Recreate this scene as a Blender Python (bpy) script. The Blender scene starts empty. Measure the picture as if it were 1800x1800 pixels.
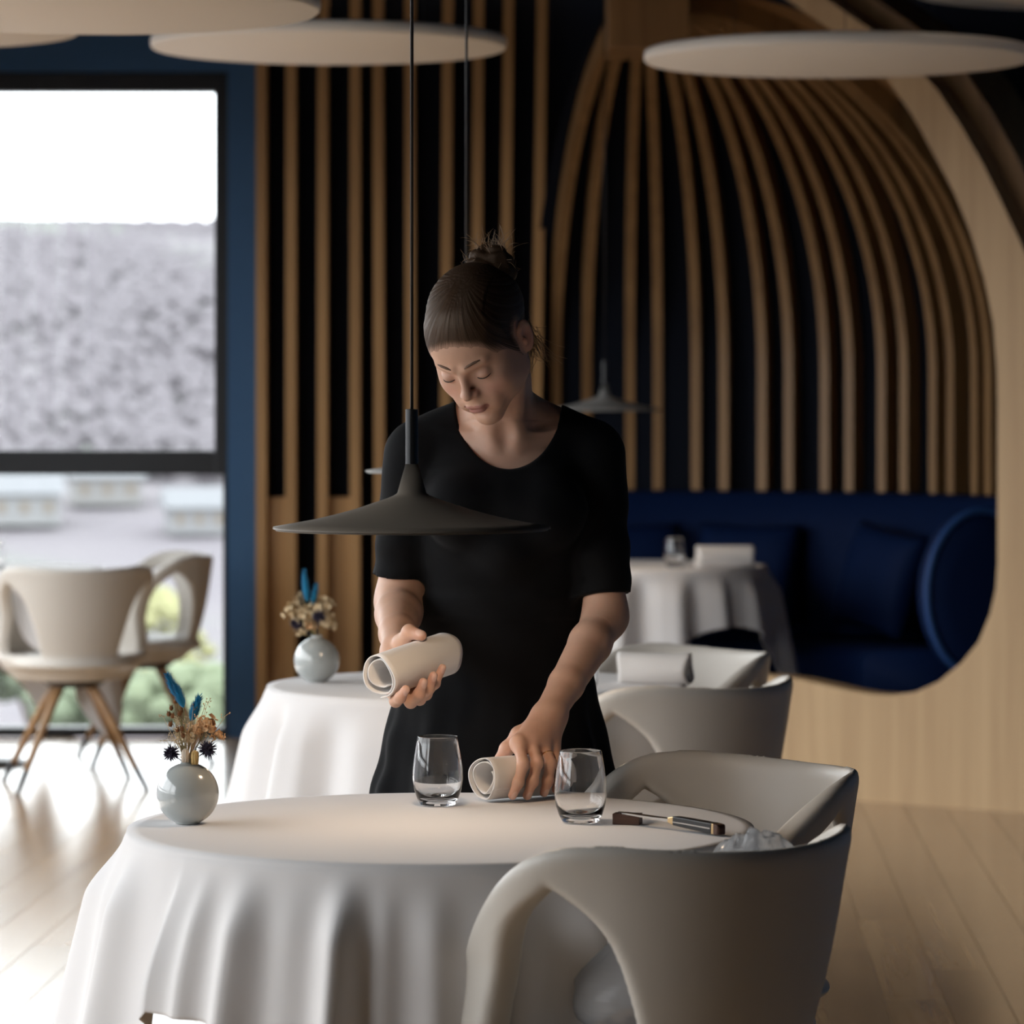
import bpy, bmesh, math, random
import numpy as np
from mathutils import Vector, Matrix

scene = bpy.context.scene
COL = scene.collection
PI = math.pi
rad = math.radians

# ------------------------------------------------------------------ camera
F = 6500.0            # focal length in pixels of the 1800 px frame
CAM_Z = 1.40
HORIZON = 700.0
cam_data = bpy.data.cameras.new('camera')
cam_data.sensor_width = 36.0
cam_data.lens = F / 1800.0 * 36.0
cam_data.shift_y = -(900.0 - HORIZON) / 1800.0
cam_data.clip_start = 0.1
cam_data.clip_end = 3000.0
cam_data.dof.use_dof = True
cam_data.dof.focus_distance = 5.95
cam_data.dof.aperture_fstop = 5.7
cam = bpy.data.objects.new('camera', cam_data)
cam.location = (0, 0, CAM_Z)
cam.rotation_euler = (rad(90), 0, 0)
COL.objects.link(cam)
scene.camera = cam

def at(px, py, d):
    """point of the room seen at a pixel of the photograph, d metres in front of the camera"""
    return Vector(((px - 900.0) / F * d, d, CAM_Z - (py - HORIZON) / F * d))

# ------------------------------------------------------------------ colour management, world, daylight
vs = scene.view_settings
vs.view_transform = 'Standard'
vs.look = 'None'
vs.gamma = 1.0
vs.exposure = 0.0
vs.use_curve_mapping = False
scene.cycles.use_denoising = True
scene.cycles.max_bounces = 9
scene.cycles.use_adaptive_sampling = True
scene.cycles.adaptive_threshold = 0.05
scene.cycles.adaptive_min_samples = 16
scene.cycles.diffuse_bounces = 3
scene.cycles.glossy_bounces = 3
scene.cycles.transmission_bounces = 8
scene.cycles.transparent_max_bounces = 8
scene.cycles.sample_clamp_indirect = 6.0
scene.cycles.caustics_reflective = True
scene.cycles.caustics_refractive = True

SKY = 5.3
world = bpy.data.worlds.new('overcast_sky')
scene.world = world
world.use_nodes = True
bg = world.node_tree.nodes['Background']
bg.inputs['Color'].default_value = (0.965, 0.970, 1.0, 1)
bg.inputs['Strength'].default_value = SKY

WALL_L = -3.0       # inner face of the window wall on the left
BACK = 15.25        # inner face of the back wall
SILL, HEAD = 0.03, 2.66

def portal(name, loc, rot, sx, sy):
    L = bpy.data.lights.new(name, 'AREA')
    L.shape = 'RECTANGLE'; L.size = sx; L.size_y = sy
    L.cycles.is_portal = True
    o = bpy.data.objects.new(name, L)
    o.location = loc; o.rotation_euler = rot
    COL.objects.link(o)
WIN_Y0, WIN_Y1 = 2.8, 14.2
portal('window_daylight', (WALL_L - 0.2, (WIN_Y0 + WIN_Y1) / 2, (SILL + HEAD) / 2), (0, rad(-90), 0), HEAD - SILL, WIN_Y1 - WIN_Y0)
portal('window_daylight', (-2.1, BACK + 0.2, (SILL + HEAD) / 2), (rad(-90), 0, 0), 1.8, HEAD - SILL)

# ------------------------------------------------------------------ helpers
def link(o, parent=None):
    COL.objects.link(o)
    if parent is not None:
        o.parent = parent
    return o

def tag(o, label=None, cat=None, group=None, kind=None):
    if label: o['label'] = label
    if cat: o['category'] = cat
    if group: o['group'] = group
    if kind: o['kind'] = kind
    return o

def empty(name, loc=(0, 0, 0), rz=0.0):
    o = bpy.data.objects.new(name, None)
    o.empty_display_size = 0.05
    o.location = loc
    o.rotation_euler = (0, 0, rz)
    return link(o)

def mesh_from(name, verts, faces, mat=None, smooth=False):
    me = bpy.data.meshes.new(name)
    me.from_pydata([tuple(v) for v in verts], [], faces)
    me.update()
    if smooth:
        me.polygons.foreach_set('use_smooth', [True] * len(me.polygons))
    if mat: me.materials.append(mat)
    return me

def obj(name, me, parent=None, loc=None):
    o = bpy.data.objects.new(name, me)
    if loc is not None: o.location = loc
    return link(o, parent)

def np_mesh(name, V, Q, mat=None, smooth=True):
    me = bpy.data.meshes.new(name)
    V = np.asarray(V, np.float32); Q = np.asarray(Q, np.int32)
    k = Q.shape[1]
    me.vertices.add(len(V)); me.vertices.foreach_set('co', V.ravel())
    me.loops.add(Q.size); me.loops.foreach_set('vertex_index', Q.ravel())
    me.polygons.add(len(Q))
    me.polygons.foreach_set('loop_start', np.arange(0, Q.size, k, dtype=np.int32))
    me.polygons.foreach_set('loop_total', np.full(len(Q), k, np.int32))
    if smooth: me.polygons.foreach_set('use_smooth', np.ones(len(Q), bool))
    me.update(calc_edges=True)
    me.validate()
    if mat: me.materials.append(mat)
    return me

class MB:
    """collects simple solids into one mesh"""
    def __init__(s): s.v = []; s.f = []
    def add(s, v, f):
        b = len(s.v); s.v += [tuple(p) for p in v]; s.f += [[i + b for i in q] for q in f]; return s
    def box(s, lo, hi):
        x0, y0, z0 = lo; x1, y1, z1 = hi
        v = [(x0,y0,z0),(x1,y0,z0),(x1,y1,z0),(x0,y1,z0),(x0,y0,z1),(x1,y0,z1),(x1,y1,z1),(x0,y1,z1)]
        return s.add(v, [[3,2,1,0],[4,5,6,7],[0,1,5,4],[1,2,6,5],[2,3,7,6],[3,0,4,7]])
    def tube(s, pts, radii, n=8, caps=True, up=None):
        pts = [Vector(p) for p in pts]
        if not hasattr(radii, '__len__'): radii = [radii] * len(pts)
        v = []; f = []
        side = None
        for i, p in enumerate(pts):
            t = (pts[min(i+1, len(pts)-1)] - pts[max(i-1, 0)])
            t = t.normalized() if t.length > 1e-9 else Vector((0,0,1))
            if side is None:
                ref = Vector((0,0,1)) if abs(t.z) < 0.9 else Vector((1,0,0))
                side = t.cross(ref).normalized()
            side = (side - t * side.dot(t)).normalized()
            b = t.cross(side)
            for k in range(n):
                a = 2*PI*k/n
                v.append(p + (side*math.cos(a) + b*math.sin(a)) * radii[i])
        m = len(pts)
        for i in range(m-1):
            for k in range(n):
                f.append([i*n+k, i*n+(k+1)%n, (i+1)*n+(k+1)%n, (i+1)*n+k])
        if caps:
            f.append([k for k in range(n)][::-1]); f.append([(m-1)*n+k for k in range(n)])
        return s.add(v, f)
    def lathe(s, prof, n=48, c=(0,0,0), close=False):
        v = []; f = []; m = len(prof)
        for r, z in prof:
            for k in range(n):
                a = 2*PI*k/n
                v.append((c[0]+r*math.cos(a), c[1]+r*math.sin(a), c[2]+z))
        for i in range(m if close else m-1):
            j = (i+1) % m
            for k in range(n):
                f.append([i*n+k, i*n+(k+1)%n, j*n+(k+1)%n, j*n+k])
        return s.add(v, f)
    def ball(s, c, r, n=10, m=6, R=None):
        r = (r, r, r) if not hasattr(r, '__len__') else r
        v = []; f = []
        for i in range(m+1):
            th = PI*i/m
            for k in range(n):
                a = 2*PI*k/n
                p = Vector((r[0]*math.sin(th)*math.cos(a), r[1]*math.sin(th)*math.sin(a), r[2]*math.cos(th)))
                if R is not None: p = R @ p
                v.append(Vector(c) + p)
        for i in range(m):
            for k in range(n):
                f.append([i*n+k, (i+1)*n+k, (i+1)*n+(k+1)%n, i*n+(k+1)%n])
        return s.add(v, f)
    def mesh(s, name, mat=None, smooth=False, weld=False, bevel=0.0, seg=2):
        me = mesh_from(name, s.v, s.f, mat, smooth)
        if weld or bevel:
            bm = bmesh.new(); bm.from_mesh(me)
            bmesh.ops.remove_doubles(bm, verts=bm.verts, dist=1e-6)
            if bevel:
                bmesh.ops.bevel(bm, geom=[e for e in bm.edges if len(e.link_faces) == 2 and e.calc_face_angle() > 0.6],
                                offset=bevel, segments=seg, profile=0.5, affect='EDGES')
            bm.to_mesh(me); bm.free()
            if smooth: me.polygons.foreach_set('use_smooth', [True]*len(me.polygons))
        return me
    def build(s, name, mat=None, parent=None, loc=None, **kw):
        return obj(name, s.mesh(name, mat, **kw), parent, loc)

def copy_tree(o, parent=None):
    c = o.copy(); COL.objects.link(c); c.parent = parent
    for ch in list(o.children): copy_tree(ch, c)
    return c

# ------------------------------------------------------------------ materials
def new_mat(name):
    m = bpy.data.materials.new(name); m.use_nodes = True
    nt = m.node_tree
    return m, nt, nt.nodes['Principled BSDF']

def mat_plain(name, col, rough=0.5, spec=0.5, metal=0.0, coat=0.0, noise=0.0, nscale=20.0, bump=0.0, bscale=200.0, sheen=0.0, sss=0.0):
    m, nt, p = new_mat(name)
    p.inputs['Base Color'].default_value = (*col, 1)
    p.inputs['Roughness'].default_value = rough
    p.inputs['Specular IOR Level'].default_value = spec
    p.inputs['Metallic'].default_value = metal
    p.inputs['Coat Weight'].default_value = coat
    p.inputs['Coat Roughness'].default_value = 0.05
    p.inputs['Sheen Weight'].default_value = sheen
    tc = nt.nodes.new('ShaderNodeTexCoord')
    if noise:
        n = nt.nodes.new('ShaderNodeTexNoise'); n.inputs['Scale'].default_value = nscale; n.inputs['Detail'].default_value = 4
        nt.links.new(tc.outputs['Object'], n.inputs['Vector'])
        mx = nt.nodes.new('ShaderNodeMix'); mx.data_type = 'RGBA'
        mx.inputs[6].default_value = tuple(c*(1-noise) for c in col) + (1,)
        mx.inputs[7].default_value = tuple(min(1, c*(1+noise)) for c in col) + (1,)
        nt.links.new(n.outputs['Fac'], mx.inputs[0]); nt.links.new(mx.outputs[2], p.inputs['Base Color'])
    if bump:
        n = nt.nodes.new('ShaderNodeTexNoise'); n.inputs['Scale'].default_value = bscale; n.inputs['Detail'].default_value = 3
        nt.links.new(tc.outputs['Object'], n.inputs['Vector'])
        b = nt.nodes.new('ShaderNodeBump'); b.inputs['Strength'].default_value = bump; b.inputs['Distance'].default_value = 0.002
        nt.links.new(n.outputs['Fac'], b.inputs['Height']); nt.links.new(b.outputs['Normal'], p.inputs['Normal'])
    return m

def mat_wood(name, dark, light, axis=2, scale=1.0, rough=0.45, vary=0.0, spec=0.5, bump=0.06):
    """oak with the grain along one axis of the object"""
    m, nt, p = new_mat(name)
    tc = nt.nodes.new('ShaderNodeTexCoord')
    mp = nt.nodes.new('ShaderNodeMapping')
    s = [42*scale]*3; s[axis] = 1.6*scale
    mp.inputs['Scale'].default_value = s
    nt.links.new(tc.outputs['Object'], mp.inputs['Vector'])
    oi = nt.nodes.new('ShaderNodeObjectInfo')
    ad = nt.nodes.new('ShaderNodeVectorMath'); ad.operation = 'MULTIPLY_ADD'
    cx = nt.nodes.new('ShaderNodeCombineXYZ')
    for i in range(3): nt.links.new(oi.outputs['Random'], cx.inputs[i])
    nt.links.new(cx.outputs[0], ad.inputs[0]); ad.inputs[1].default_value = (37, 53, 71)
    nt.links.new(mp.outputs['Vector'], ad.inputs[2])
    n = nt.nodes.new('ShaderNodeTexNoise'); n.inputs['Scale'].default_value = 1.0; n.inputs['Detail'].default_value = 6
    n.inputs['Roughness'].default_value = 0.6; n.inputs['Distortion'].default_value = 0.4
    nt.links.new(ad.outputs[0], n.inputs['Vector'])
    cr = nt.nodes.new('ShaderNodeValToRGB')
    cr.color_ramp.elements[0].position = 0.3; cr.color_ramp.elements[0].color = (*dark, 1)
    cr.color_ramp.elements[1].position = 0.7; cr.color_ramp.elements[1].color = (*light, 1)
    nt.links.new(n.outputs['Fac'], cr.inputs['Fac'])
    out = cr.outputs['Color']
    if vary:
        hs = nt.nodes.new('ShaderNodeHueSaturation')
        mr = nt.nodes.new('ShaderNodeMapRange')
        mr.inputs['To Min'].default_value = 1 - vary; mr.inputs['To Max'].default_value = 1 + vary
        nt.links.new(oi.outputs['Random'], mr.inputs['Value'])
        nt.links.new(mr.outputs[0], hs.inputs['Value']); nt.links.new(out, hs.inputs['Color'])
        out = hs.outputs['Color']
    nt.links.new(out, p.inputs['Base Color'])
    p.inputs['Roughness'].default_value = rough
    p.inputs['Specular IOR Level'].default_value = spec
    b = nt.nodes.new('ShaderNodeBump'); b.inputs['Strength'].default_value = bump; b.inputs['Distance'].default_value = 0.003
    nt.links.new(n.outputs['Fac'], b.inputs['Height']); nt.links.new(b.outputs['Normal'], p.inputs['Normal'])
    return m

def mat_glass(name, col=(1,1,1), rough=0.0, ior=1.47):
    m, nt, p = new_mat(name)
    p.inputs['Base Color'].default_value = (*col, 1)
    p.inputs['Roughness'].default_value = rough
    p.inputs['IOR'].default_value = ior
    p.inputs['Transmission Weight'].default_value = 1.0
    return m

def mat_pane(name):
    """clear window glass: lets the daylight through and mirrors at a glance"""
    m, nt, p = new_mat(name)
    nt.nodes.remove(p)
    out = nt.nodes['Material Output']
    tr = nt.nodes.new('ShaderNodeBsdfTransparent'); tr.inputs[0].default_value = (0.93, 0.96, 0.96, 1)
    gl = nt.nodes.new('ShaderNodeBsdfGlossy'); gl.inputs['Roughness'].default_value = 0.0
    fr = nt.nodes.new('ShaderNodeFresnel'); fr.inputs['IOR'].default_value = 1.3
    mx = nt.nodes.new('ShaderNodeMixShader')
    nt.links.new(fr.outputs[0], mx.inputs[0]); nt.links.new(tr.outputs[0], mx.inputs[1]); nt.links.new(gl.outputs[0], mx.inputs[2])
    nt.links.new(mx.outputs[0], out.inputs['Surface'])
    return m

def mat_emit(name, col, strength):
    m, nt, p = new_mat(name)
    p.inputs['Base Color'].default_value = (*col, 1)
    p.inputs['Emission Color'].default_value = (*col, 1)
    p.inputs['Emission Strength'].default_value = strength
    return m

M = {
    'navy': mat_plain('navy_paint', (0.032, 0.090, 0.185), 0.55, 0.35, noise=0.05),
    'navy_dark': mat_plain('black_navy_felt', (0.004, 0.006, 0.012), 0.8, 0.15),
    'ceiling': mat_plain('black_ceiling', (0.006, 0.006, 0.009), 0.85, 0.15),
    'frame': mat_plain('black_aluminium', (0.012, 0.012, 0.014), 0.4, 0.4),
    'pane': mat_pane('window_glass'),
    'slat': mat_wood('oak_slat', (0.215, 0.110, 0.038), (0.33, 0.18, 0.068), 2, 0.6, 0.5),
    'slat_wall': mat_wood('lit_oak_slat', (0.33, 0.17, 0.058), (0.47, 0.26, 0.10), 2, 0.6, 0.5),  # same oak as the dome slats, stronger light put into the colour
    'bounce_wall': mat_plain('warm_grey_bounce', (0.32, 0.29, 0.255), 0.85, 0.2),  # unseen near wall, made pale to bounce fill light into the room
    'oak_panel': mat_wood('pale_oak_panel', (0.47, 0.295, 0.14), (0.60, 0.40, 0.205), 2, 0.35, 0.5),
    'oak_floor': mat_wood('oak_plank', (0.40, 0.24, 0.112), (0.54, 0.35, 0.178), 1, 0.55, 0.27, vary=0.18, bump=0.02, spec=0.75),
    'floor_base': mat_plain('floor_joint', (0.24, 0.155, 0.08), 0.5, 0.4),
    'leg_wood': mat_wood('walnut_leg', (0.25, 0.135, 0.06), (0.38, 0.22, 0.10), 2, 1.0, 0.45),
    'tip': mat_plain('dark_foot', (0.02, 0.02, 0.022), 0.4),
    'shell': mat_plain('warm_white_polymer', (0.61, 0.565, 0.505), 0.42, 0.45, bump=0.03, bscale=600),
    'cushion_pad': mat_plain('pale_leather_pad', (0.55, 0.53, 0.5), 0.55, 0.4),
    'cloth': mat_plain('white_linen', (0.81, 0.785, 0.775), 0.85, 0.15, bump=0.05, bscale=900, sheen=0.1),
    'napkin': mat_plain('white_napkin', (0.82, 0.79, 0.765), 0.85, 0.15, bump=0.06, bscale=700, sheen=0.1),
    'disc': mat_plain('white_felt', (0.93, 0.88, 0.80), 0.9, 0.1, bump=0.05, bscale=300),
    'lamp': mat_plain('grey_brown_lacquer', (0.19, 0.158, 0.124), 0.55, 0.35),
    'lamp_pale': mat_plain('pale_grey_lacquer', (0.30, 0.29, 0.27), 0.5, 0.35),
    'black': mat_plain('black_metal', (0.012, 0.012, 0.013), 0.35, 0.5),
    'blue': mat_plain('royal_blue_velvet', (0.0014, 0.0095, 0.045), 0.7, 0.10, sheen=0.0, noise=0.1),
    'blue_pipe': mat_plain('blue_piping', (0.012, 0.05, 0.17), 0.6, 0.3),
    'vase': mat_plain('pale_blue_grey_glaze', (0.47, 0.50, 0.49), 0.16, 0.5, coat=1.0),
    'glass': mat_glass('crystal_glass'),
    'steel': mat_plain('brushed_steel', (0.55, 0.54, 0.52), 0.22, 0.5, 1.0),
    'brass': mat_plain('brass', (0.75, 0.55, 0.30), 0.25, 0.5, 1.0),
    'gold': mat_plain('gold', (0.85, 0.58, 0.28), 0.18, 0.5, 1.0),
    'brown_block': mat_wood('dark_brown_wood', (0.055, 0.022, 0.012), (0.10, 0.042, 0.022), 0, 2.5, 0.6),
    'warm_bulb': mat_emit('warm_lamp_diffuser', (1.0, 0.76, 0.53), 105.0),
}

fb = M['oak_floor'].node_tree.nodes['Principled BSDF']          # lacquered boards
fb.inputs['Coat Weight'].default_value = 0.6
fb.inputs['Coat Roughness'].default_value = 0.17
fb.inputs['Coat IOR'].default_value = 1.7
# ------------------------------------------------------------------ implicit solids -> one continuous mesh
class Vol:
    def __init__(s, lo, hi, h):
        s.lo = np.array(lo, float); s.h = h
        n = np.ceil((np.array(hi, float) - s.lo) / h).astype(int) + 1
        s.ax = [(s.lo[i] + h*np.arange(n[i])).astype(np.float32) for i in range(3)]
        s.D = np.full(tuple(n), 0.5, np.float32)
    def sub(s, lo, hi, m):
        sl = []
        for i in range(3):
            a = int(np.floor((lo[i] - m - s.lo[i]) / s.h)); b = int(np.ceil((hi[i] + m - s.lo[i]) / s.h)) + 1
            a = max(a, 0); b = min(b, len(s.ax[i]))
            if a >= b: return None, None
            sl.append(slice(a, b))
        P = (s.ax[0][sl[0]][:, None, None], s.ax[1][sl[1]][None, :, None], s.ax[2][sl[2]][None, None, :])
        return tuple(sl), P
    def run(s, ops):
        for op, (f, lo, hi), k in ops:
            sl, P = s.sub(lo, hi, k + 3*s.h)
            if sl is None: continue
            d = f(*P); a = s.D[sl]
            if op == 'add':
                if k > 0:
                    h = np.clip(0.5 + 0.5*(a - d)/k, 0, 1); s.D[sl] = a + (d - a)*h - k*h*(1 - h)
                else: s.D[sl] = np.minimum(a, d)
            else:                       # 'cut' removes f, 'clip' keeps f
                e = -d if op == 'cut' else d
                if k > 0:
                    h = np.clip(0.5 - 0.5*(a - e)/k, 0, 1); s.D[sl] = a + (e - a)*h + k*h*(1 - h)
                else: s.D[sl] = np.maximum(a, e)
        return s
    def mesh(s):
        D = s.D; S = D < 0
        nx, ny, nz = D.shape
        c = np.zeros((nx-1, ny-1, nz-1), np.uint8)
        for i in (0, 1):
            for j in (0, 1):
                for k in (0, 1):
                    c += S[i:nx-1+i, j:ny-1+j, k:nz-1+k]
        A = np.argwhere((c > 0) & (c < 8))
        idx = np.full(c.shape, -1, np.int32)
        idx[A[:, 0], A[:, 1], A[:, 2]] = np.arange(len(A))
        pos = np.zeros((len(A), 3)); cnt = np.zeros(len(A))
        corners = {}
        for i in (0, 1):
            for j in (0, 1):
                for k in (0, 1):
                    corners[(i, j, k)] = D[A[:, 0]+i, A[:, 1]+j, A[:, 2]+k].astype(float)
        for p in corners:
            for ax in range(3):
                if p[ax]: continue
                q = list(p); q[ax] = 1; q = tuple(q)
                a, b = corners[p], corners[q]
                m = (a < 0) != (b < 0)
                t = np.where(m, a / np.where(m, a - b, 1), 0)
                e = np.tile(np.array(p, float), (len(A), 1)); e[:, ax] += t
                pos[m] += e[m]; cnt[m] += 1
        V = s.lo + s.h*(A + pos/cnt[:, None])
        Q = []
        for ax in range(3):
            b, cc = (ax+1) % 3, (ax+2) % 3
            s0 = [slice(None)]*3; s1 = [slice(None)]*3
            s0[ax] = slice(0, -1); s1[ax] = slice(1, None)
            X = np.argwhere(S[tuple(s0)] != S[tuple(s1)])
            ok = (X[:, b] > 0) & (X[:, cc] > 0) & (X[:, b] < D.shape[b]-1) & (X[:, cc] < D.shape[cc]-1)
            X = X[ok]
            ins = S[X[:, 0], X[:, 1], X[:, 2]]
            def cell(db, dc):
                Y = X.copy(); Y[:, b] += db; Y[:, cc] += dc
                return idx[Y[:, 0], Y[:, 1], Y[:, 2]]
            q = np.stack([cell(-1, -1), cell(0, -1), cell(0, 0), cell(-1, 0)], 1)
            q[~ins] = q[~ins][:, ::-1]
            Q.append(q)
        return V, np.concatenate(Q)

def relax(V, Q, n=2, lam=0.5):
    E = np.concatenate([Q[:, [0, 1]], Q[:, [1, 2]], Q[:, [2, 3]], Q[:, [3, 0]]])
    for _ in range(n):
        for l in (lam, -lam*1.04):
            S = np.zeros_like(V); c = np.zeros(len(V))
            for i in range(3):
                S[:, i] = np.bincount(E[:, 0], V[E[:, 1], i], len(V)) + np.bincount(E[:, 1], V[E[:, 0], i], len(V))
            c = np.bincount(E[:, 0], minlength=len(V)) + np.bincount(E[:, 1], minlength=len(V))
            V = V + l*(S/np.maximum(c, 1)[:, None] - V)
    return V

def cap(a, b, ra, rb):
    """tapered limb between two joints"""
    a = np.array(a, float); b = np.array(b, float); ab = b - a; L2 = float(ab @ ab)
    def f(X, Y, Z):
        t = np.clip(((X-a[0])*ab[0] + (Y-a[1])*ab[1] + (Z-a[2])*ab[2]) / L2, 0, 1)
        return np.sqrt((X-a[0]-t*ab[0])**2 + (Y-a[1]-t*ab[1])**2 + (Z-a[2]-t*ab[2])**2) - (ra + (rb-ra)*t)
    r = max(ra, rb)
    return f, np.minimum(a, b) - r, np.maximum(a, b) + r

def ell(c, r, R=None):
    """ellipsoid with semi-axes r along the columns of R"""
    c = np.array(c, float); R = np.eye(3) if R is None else np.array(R, float)
    def f(X, Y, Z):
        x, y, z = X-c[0], Y-c[1], Z-c[2]
        k0 = 0; k1 = 0
        for i in range(3):
            u = (x*R[0, i] + y*R[1, i] + z*R[2, i]) / r[i]
            k0 = k0 + u*u; k1 = k1 + (u/r[i])**2
        k0 = np.sqrt(k0)
        return k0*(k0 - 1) / np.maximum(np.sqrt(k1), 1e-6)
    e = np.abs(R) @ np.array(r, float)
    return f, c - e, c + e

def col(sections, wave=None):
    """upright body of elliptical sections (z, cx, cy, rx, ry), lowest first"""
    s = np.array(sections, float)
    def f(X, Y, Z):
        g = lambda i: np.interp(Z, s[:, 0], s[:, i])
        cx, cy, rx, ry = g(1), g(2), g(3), g(4)
        x = (X-cx)/rx; y = (Y-cy)/ry
        q = np.sqrt(x*x + y*y)
        if wave is not None:
            q = q - wave(np.arctan2(y, x), Z)
        return np.maximum((q - 1)*np.minimum(rx, ry), np.maximum(s[0, 0]-Z, Z-s[-1, 0]))
    return f, np.array([(s[:, 1]-s[:, 3]).min()-.03, (s[:, 2]-s[:, 4]).min()-.03, s[0, 0]]), np.array([(s[:, 1]+s[:, 3]).max()+.03, (s[:, 2]+s[:, 4]).max()+.03, s[-1, 0]])

def smooth01(a, b, x):
    t = np.clip((x-a)/(b-a), 0, 1); return t*t*(3-2*t)
# ------------------------------------------------------------------ the room
CEIL = 3.15
RIGHT, NEAR = 3.6, -2.0
def struct(o): o['kind'] = 'structure'; return o

# floor: dark joints below, oak planks above
fl = MB().box((WALL_L-.2, NEAR, -0.12), (RIGHT, BACK, -0.006)).build('floor', M['floor_base']); struct(fl)
rnd = random.Random(5)
PW, PL = 0.142, 1.30
plank_meshes = {}
def plank_mesh(L):
    L = round(L, 2)
    if L not in plank_meshes:
        plank_meshes[L] = MB().box((0.0012, 0.0012, -0.012), (PW-0.0012, L-0.0012, 0.0)).mesh('plank', M['oak_floor'])
    return plank_meshes[L]
TW = rad(2.7); ct, st = math.cos(TW), math.sin(TW)
x = -3.8; i = 0
while x < 1.9:
    y = 6.9 + (i * 0.47) % PL - 0.65
    while y < BACK - 0.05:
        L = PL
        if y + L > BACK: L = BACK - y
        wx, wy = x*ct + y*st, -x*st + y*ct
        cx_ = (x+PW/2)*ct + (y+L/2)*st
        if L > 0.06 and wx > WALL_L+.08 and wy+L < BACK+.08 and abs(cx_) < .1385*(y+L) + .22 and wx < 2.2:
            o = obj('plank', plank_mesh(L), fl, (wx, wy, 0)); o.rotation_euler = (0, 0, -TW)
        y += L
    x += PW; i += 1
# further floor, out of the picture
pl = MB().box((WALL_L-.2, NEAR, -0.012), (RIGHT, BACK, -0.0035)).build('subfloor', M['oak_floor'], fl); pl['kind'] = 'stuff'

struct(MB().box((WALL_L-.2, NEAR, CEIL), (RIGHT, BACK, CEIL+.1)).build('ceiling', M['ceiling']))
struct(MB().box((RIGHT, NEAR, 0), (RIGHT+.1, BACK, CEIL)).build('wall_right', M['navy']))
struct(MB().box((WALL_L-.2, NEAR-.1, 0), (RIGHT, NEAR, CEIL)).build('wall_near', M['bounce_wall']))

# left wall: a row of floor-to-ceiling windows
wl = MB()
wl.box((WALL_L-.2, NEAR, 0), (WALL_L, WIN_Y0, CEIL))
wl.box((WALL_L-.2, WIN_Y0, HEAD+.05), (WALL_L, BACK, CEIL))
wl.box((WALL_L-.2, WIN_Y1, 0), (WALL_L, BACK, HEAD+.05))
struct(wl.build('wall_left', M['navy']))
TR0, TR1 = 1.085, 1.185      # transom of every window
nwin = 7
for i in range(nwin):
    a = WIN_Y0 + (WIN_Y1-WIN_Y0)*i/nwin; b = WIN_Y0 + (WIN_Y1-WIN_Y0)*(i+1)/nwin
    w = empty('window_%d' % (i+2), (WALL_L-.1, a, 0)); struct(w)
    f = MB()
    f.box((-.05, 0, 0), (.05, b-a, SILL+.02)); f.box((-.05, 0, HEAD), (.05, b-a, HEAD+.07))
    f.box((-.05, 0, SILL), (.05, .045, HEAD)); f.box((-.05, b-a-.045, SILL), (.05, b-a, HEAD))
    f.box((-.04, .045, TR0), (.04, b-a-.045, TR1))
    f.build('window_frame', M['frame'], w)
    for z0_, z1_ in ((SILL+.02, TR0), (TR1, HEAD)):
        obj('pane', mesh_from('pane', [(0, .045, z0_), (0, b-a-.045, z0_), (0, b-a-.045, z1_), (0, .045, z1_)], [[0, 1, 2, 3]], M['pane']), w)

# back wall: window, navy pier, slatted wall
WX1 = at(400, 0, BACK).x              # right end of the window frame
WX0 = WALL_L + .12
wb = MB()
wb.box((WALL_L-.2, BACK, 0), (WX0, BACK+.2, CEIL))
ztop = at(0, 126, BACK).z
wb.box((WX0, BACK, ztop), (WX1, BACK+.2, CEIL))
wb.box((WX1, BACK, 0), (at(450, 0, BACK).x, BACK+.2, CEIL))
struct(wb.build('wall_back', M['navy']))
w = empty('window_1', (WX0, BACK+.08, 0)); struct(w)
W = WX1 - WX0
z0, zt = SILL, at(0, 160, BACK).z
xr = at(376, 0, BACK).x - WX0; xr2 = at(391, 0, BACK).x - WX0
f = MB()
f.box((0, -.06, 0), (W, .05, z0+.01)); f.box((0, -.06, zt), (W, .05, ztop))
f.box((xr, -.06, TR0), (W, .05, zt)); f.box((xr2, -.06, z0), (W, .05, TR0)); f.box((0, -.06, z0), (.05, .05, zt))
f.box((.05, -.05, TR0), (W, .04, TR1))
f.build('window_frame', M['frame'], w, bevel=0.006)
MB().box((.05, -.004, z0+.01), (xr2, .004, TR0)).build('pane', M['pane'], w)
MB().box((.05, -.004, TR1), (xr, .004, zt)).build('pane', M['pane'], w)

# slatted wall to the right of the pier
ws = struct(MB().box((at(448, 0, BACK).x, BACK+.06, 0), (RIGHT, BACK+.2, CEIL)).build('wall_slatted', M['navy_dark']))
SD = BACK - 0.06       # front face of the slats
def slat_between(px0, px1, wpx, z0=0.0, z1=CEIL):
    """a straight upright slat; px0 at the top of the picture, px1 near the floor"""
    w = wpx/F*SD/2
    xt = at(px0, 0, SD).x; xb = at(px1, 0, SD).x
    zt_ = at(0, 0, SD).z; zb_ = at(0, 900, SD).z
    sx = lambda z: xb + (xt-xb)*(z-zb_)/(zt_-zb_)
    v = []
    for z in (z0, z1):
        c = sx(max(z, zb_))
        v += [(c-w, SD, z), (c+w, SD, z), (c+w, BACK+.06, z), (c-w, BACK+.06, z)]
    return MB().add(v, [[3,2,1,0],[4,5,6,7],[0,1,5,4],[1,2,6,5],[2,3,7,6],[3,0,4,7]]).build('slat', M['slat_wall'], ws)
for a, b in ((459, 459), (511, 511), (567, 566), (624, 624), (664, 668), (720, 722), (787, 779), (841, 833), (894, 880), (953, 934)):
    slat_between(a, b, 18)
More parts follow.
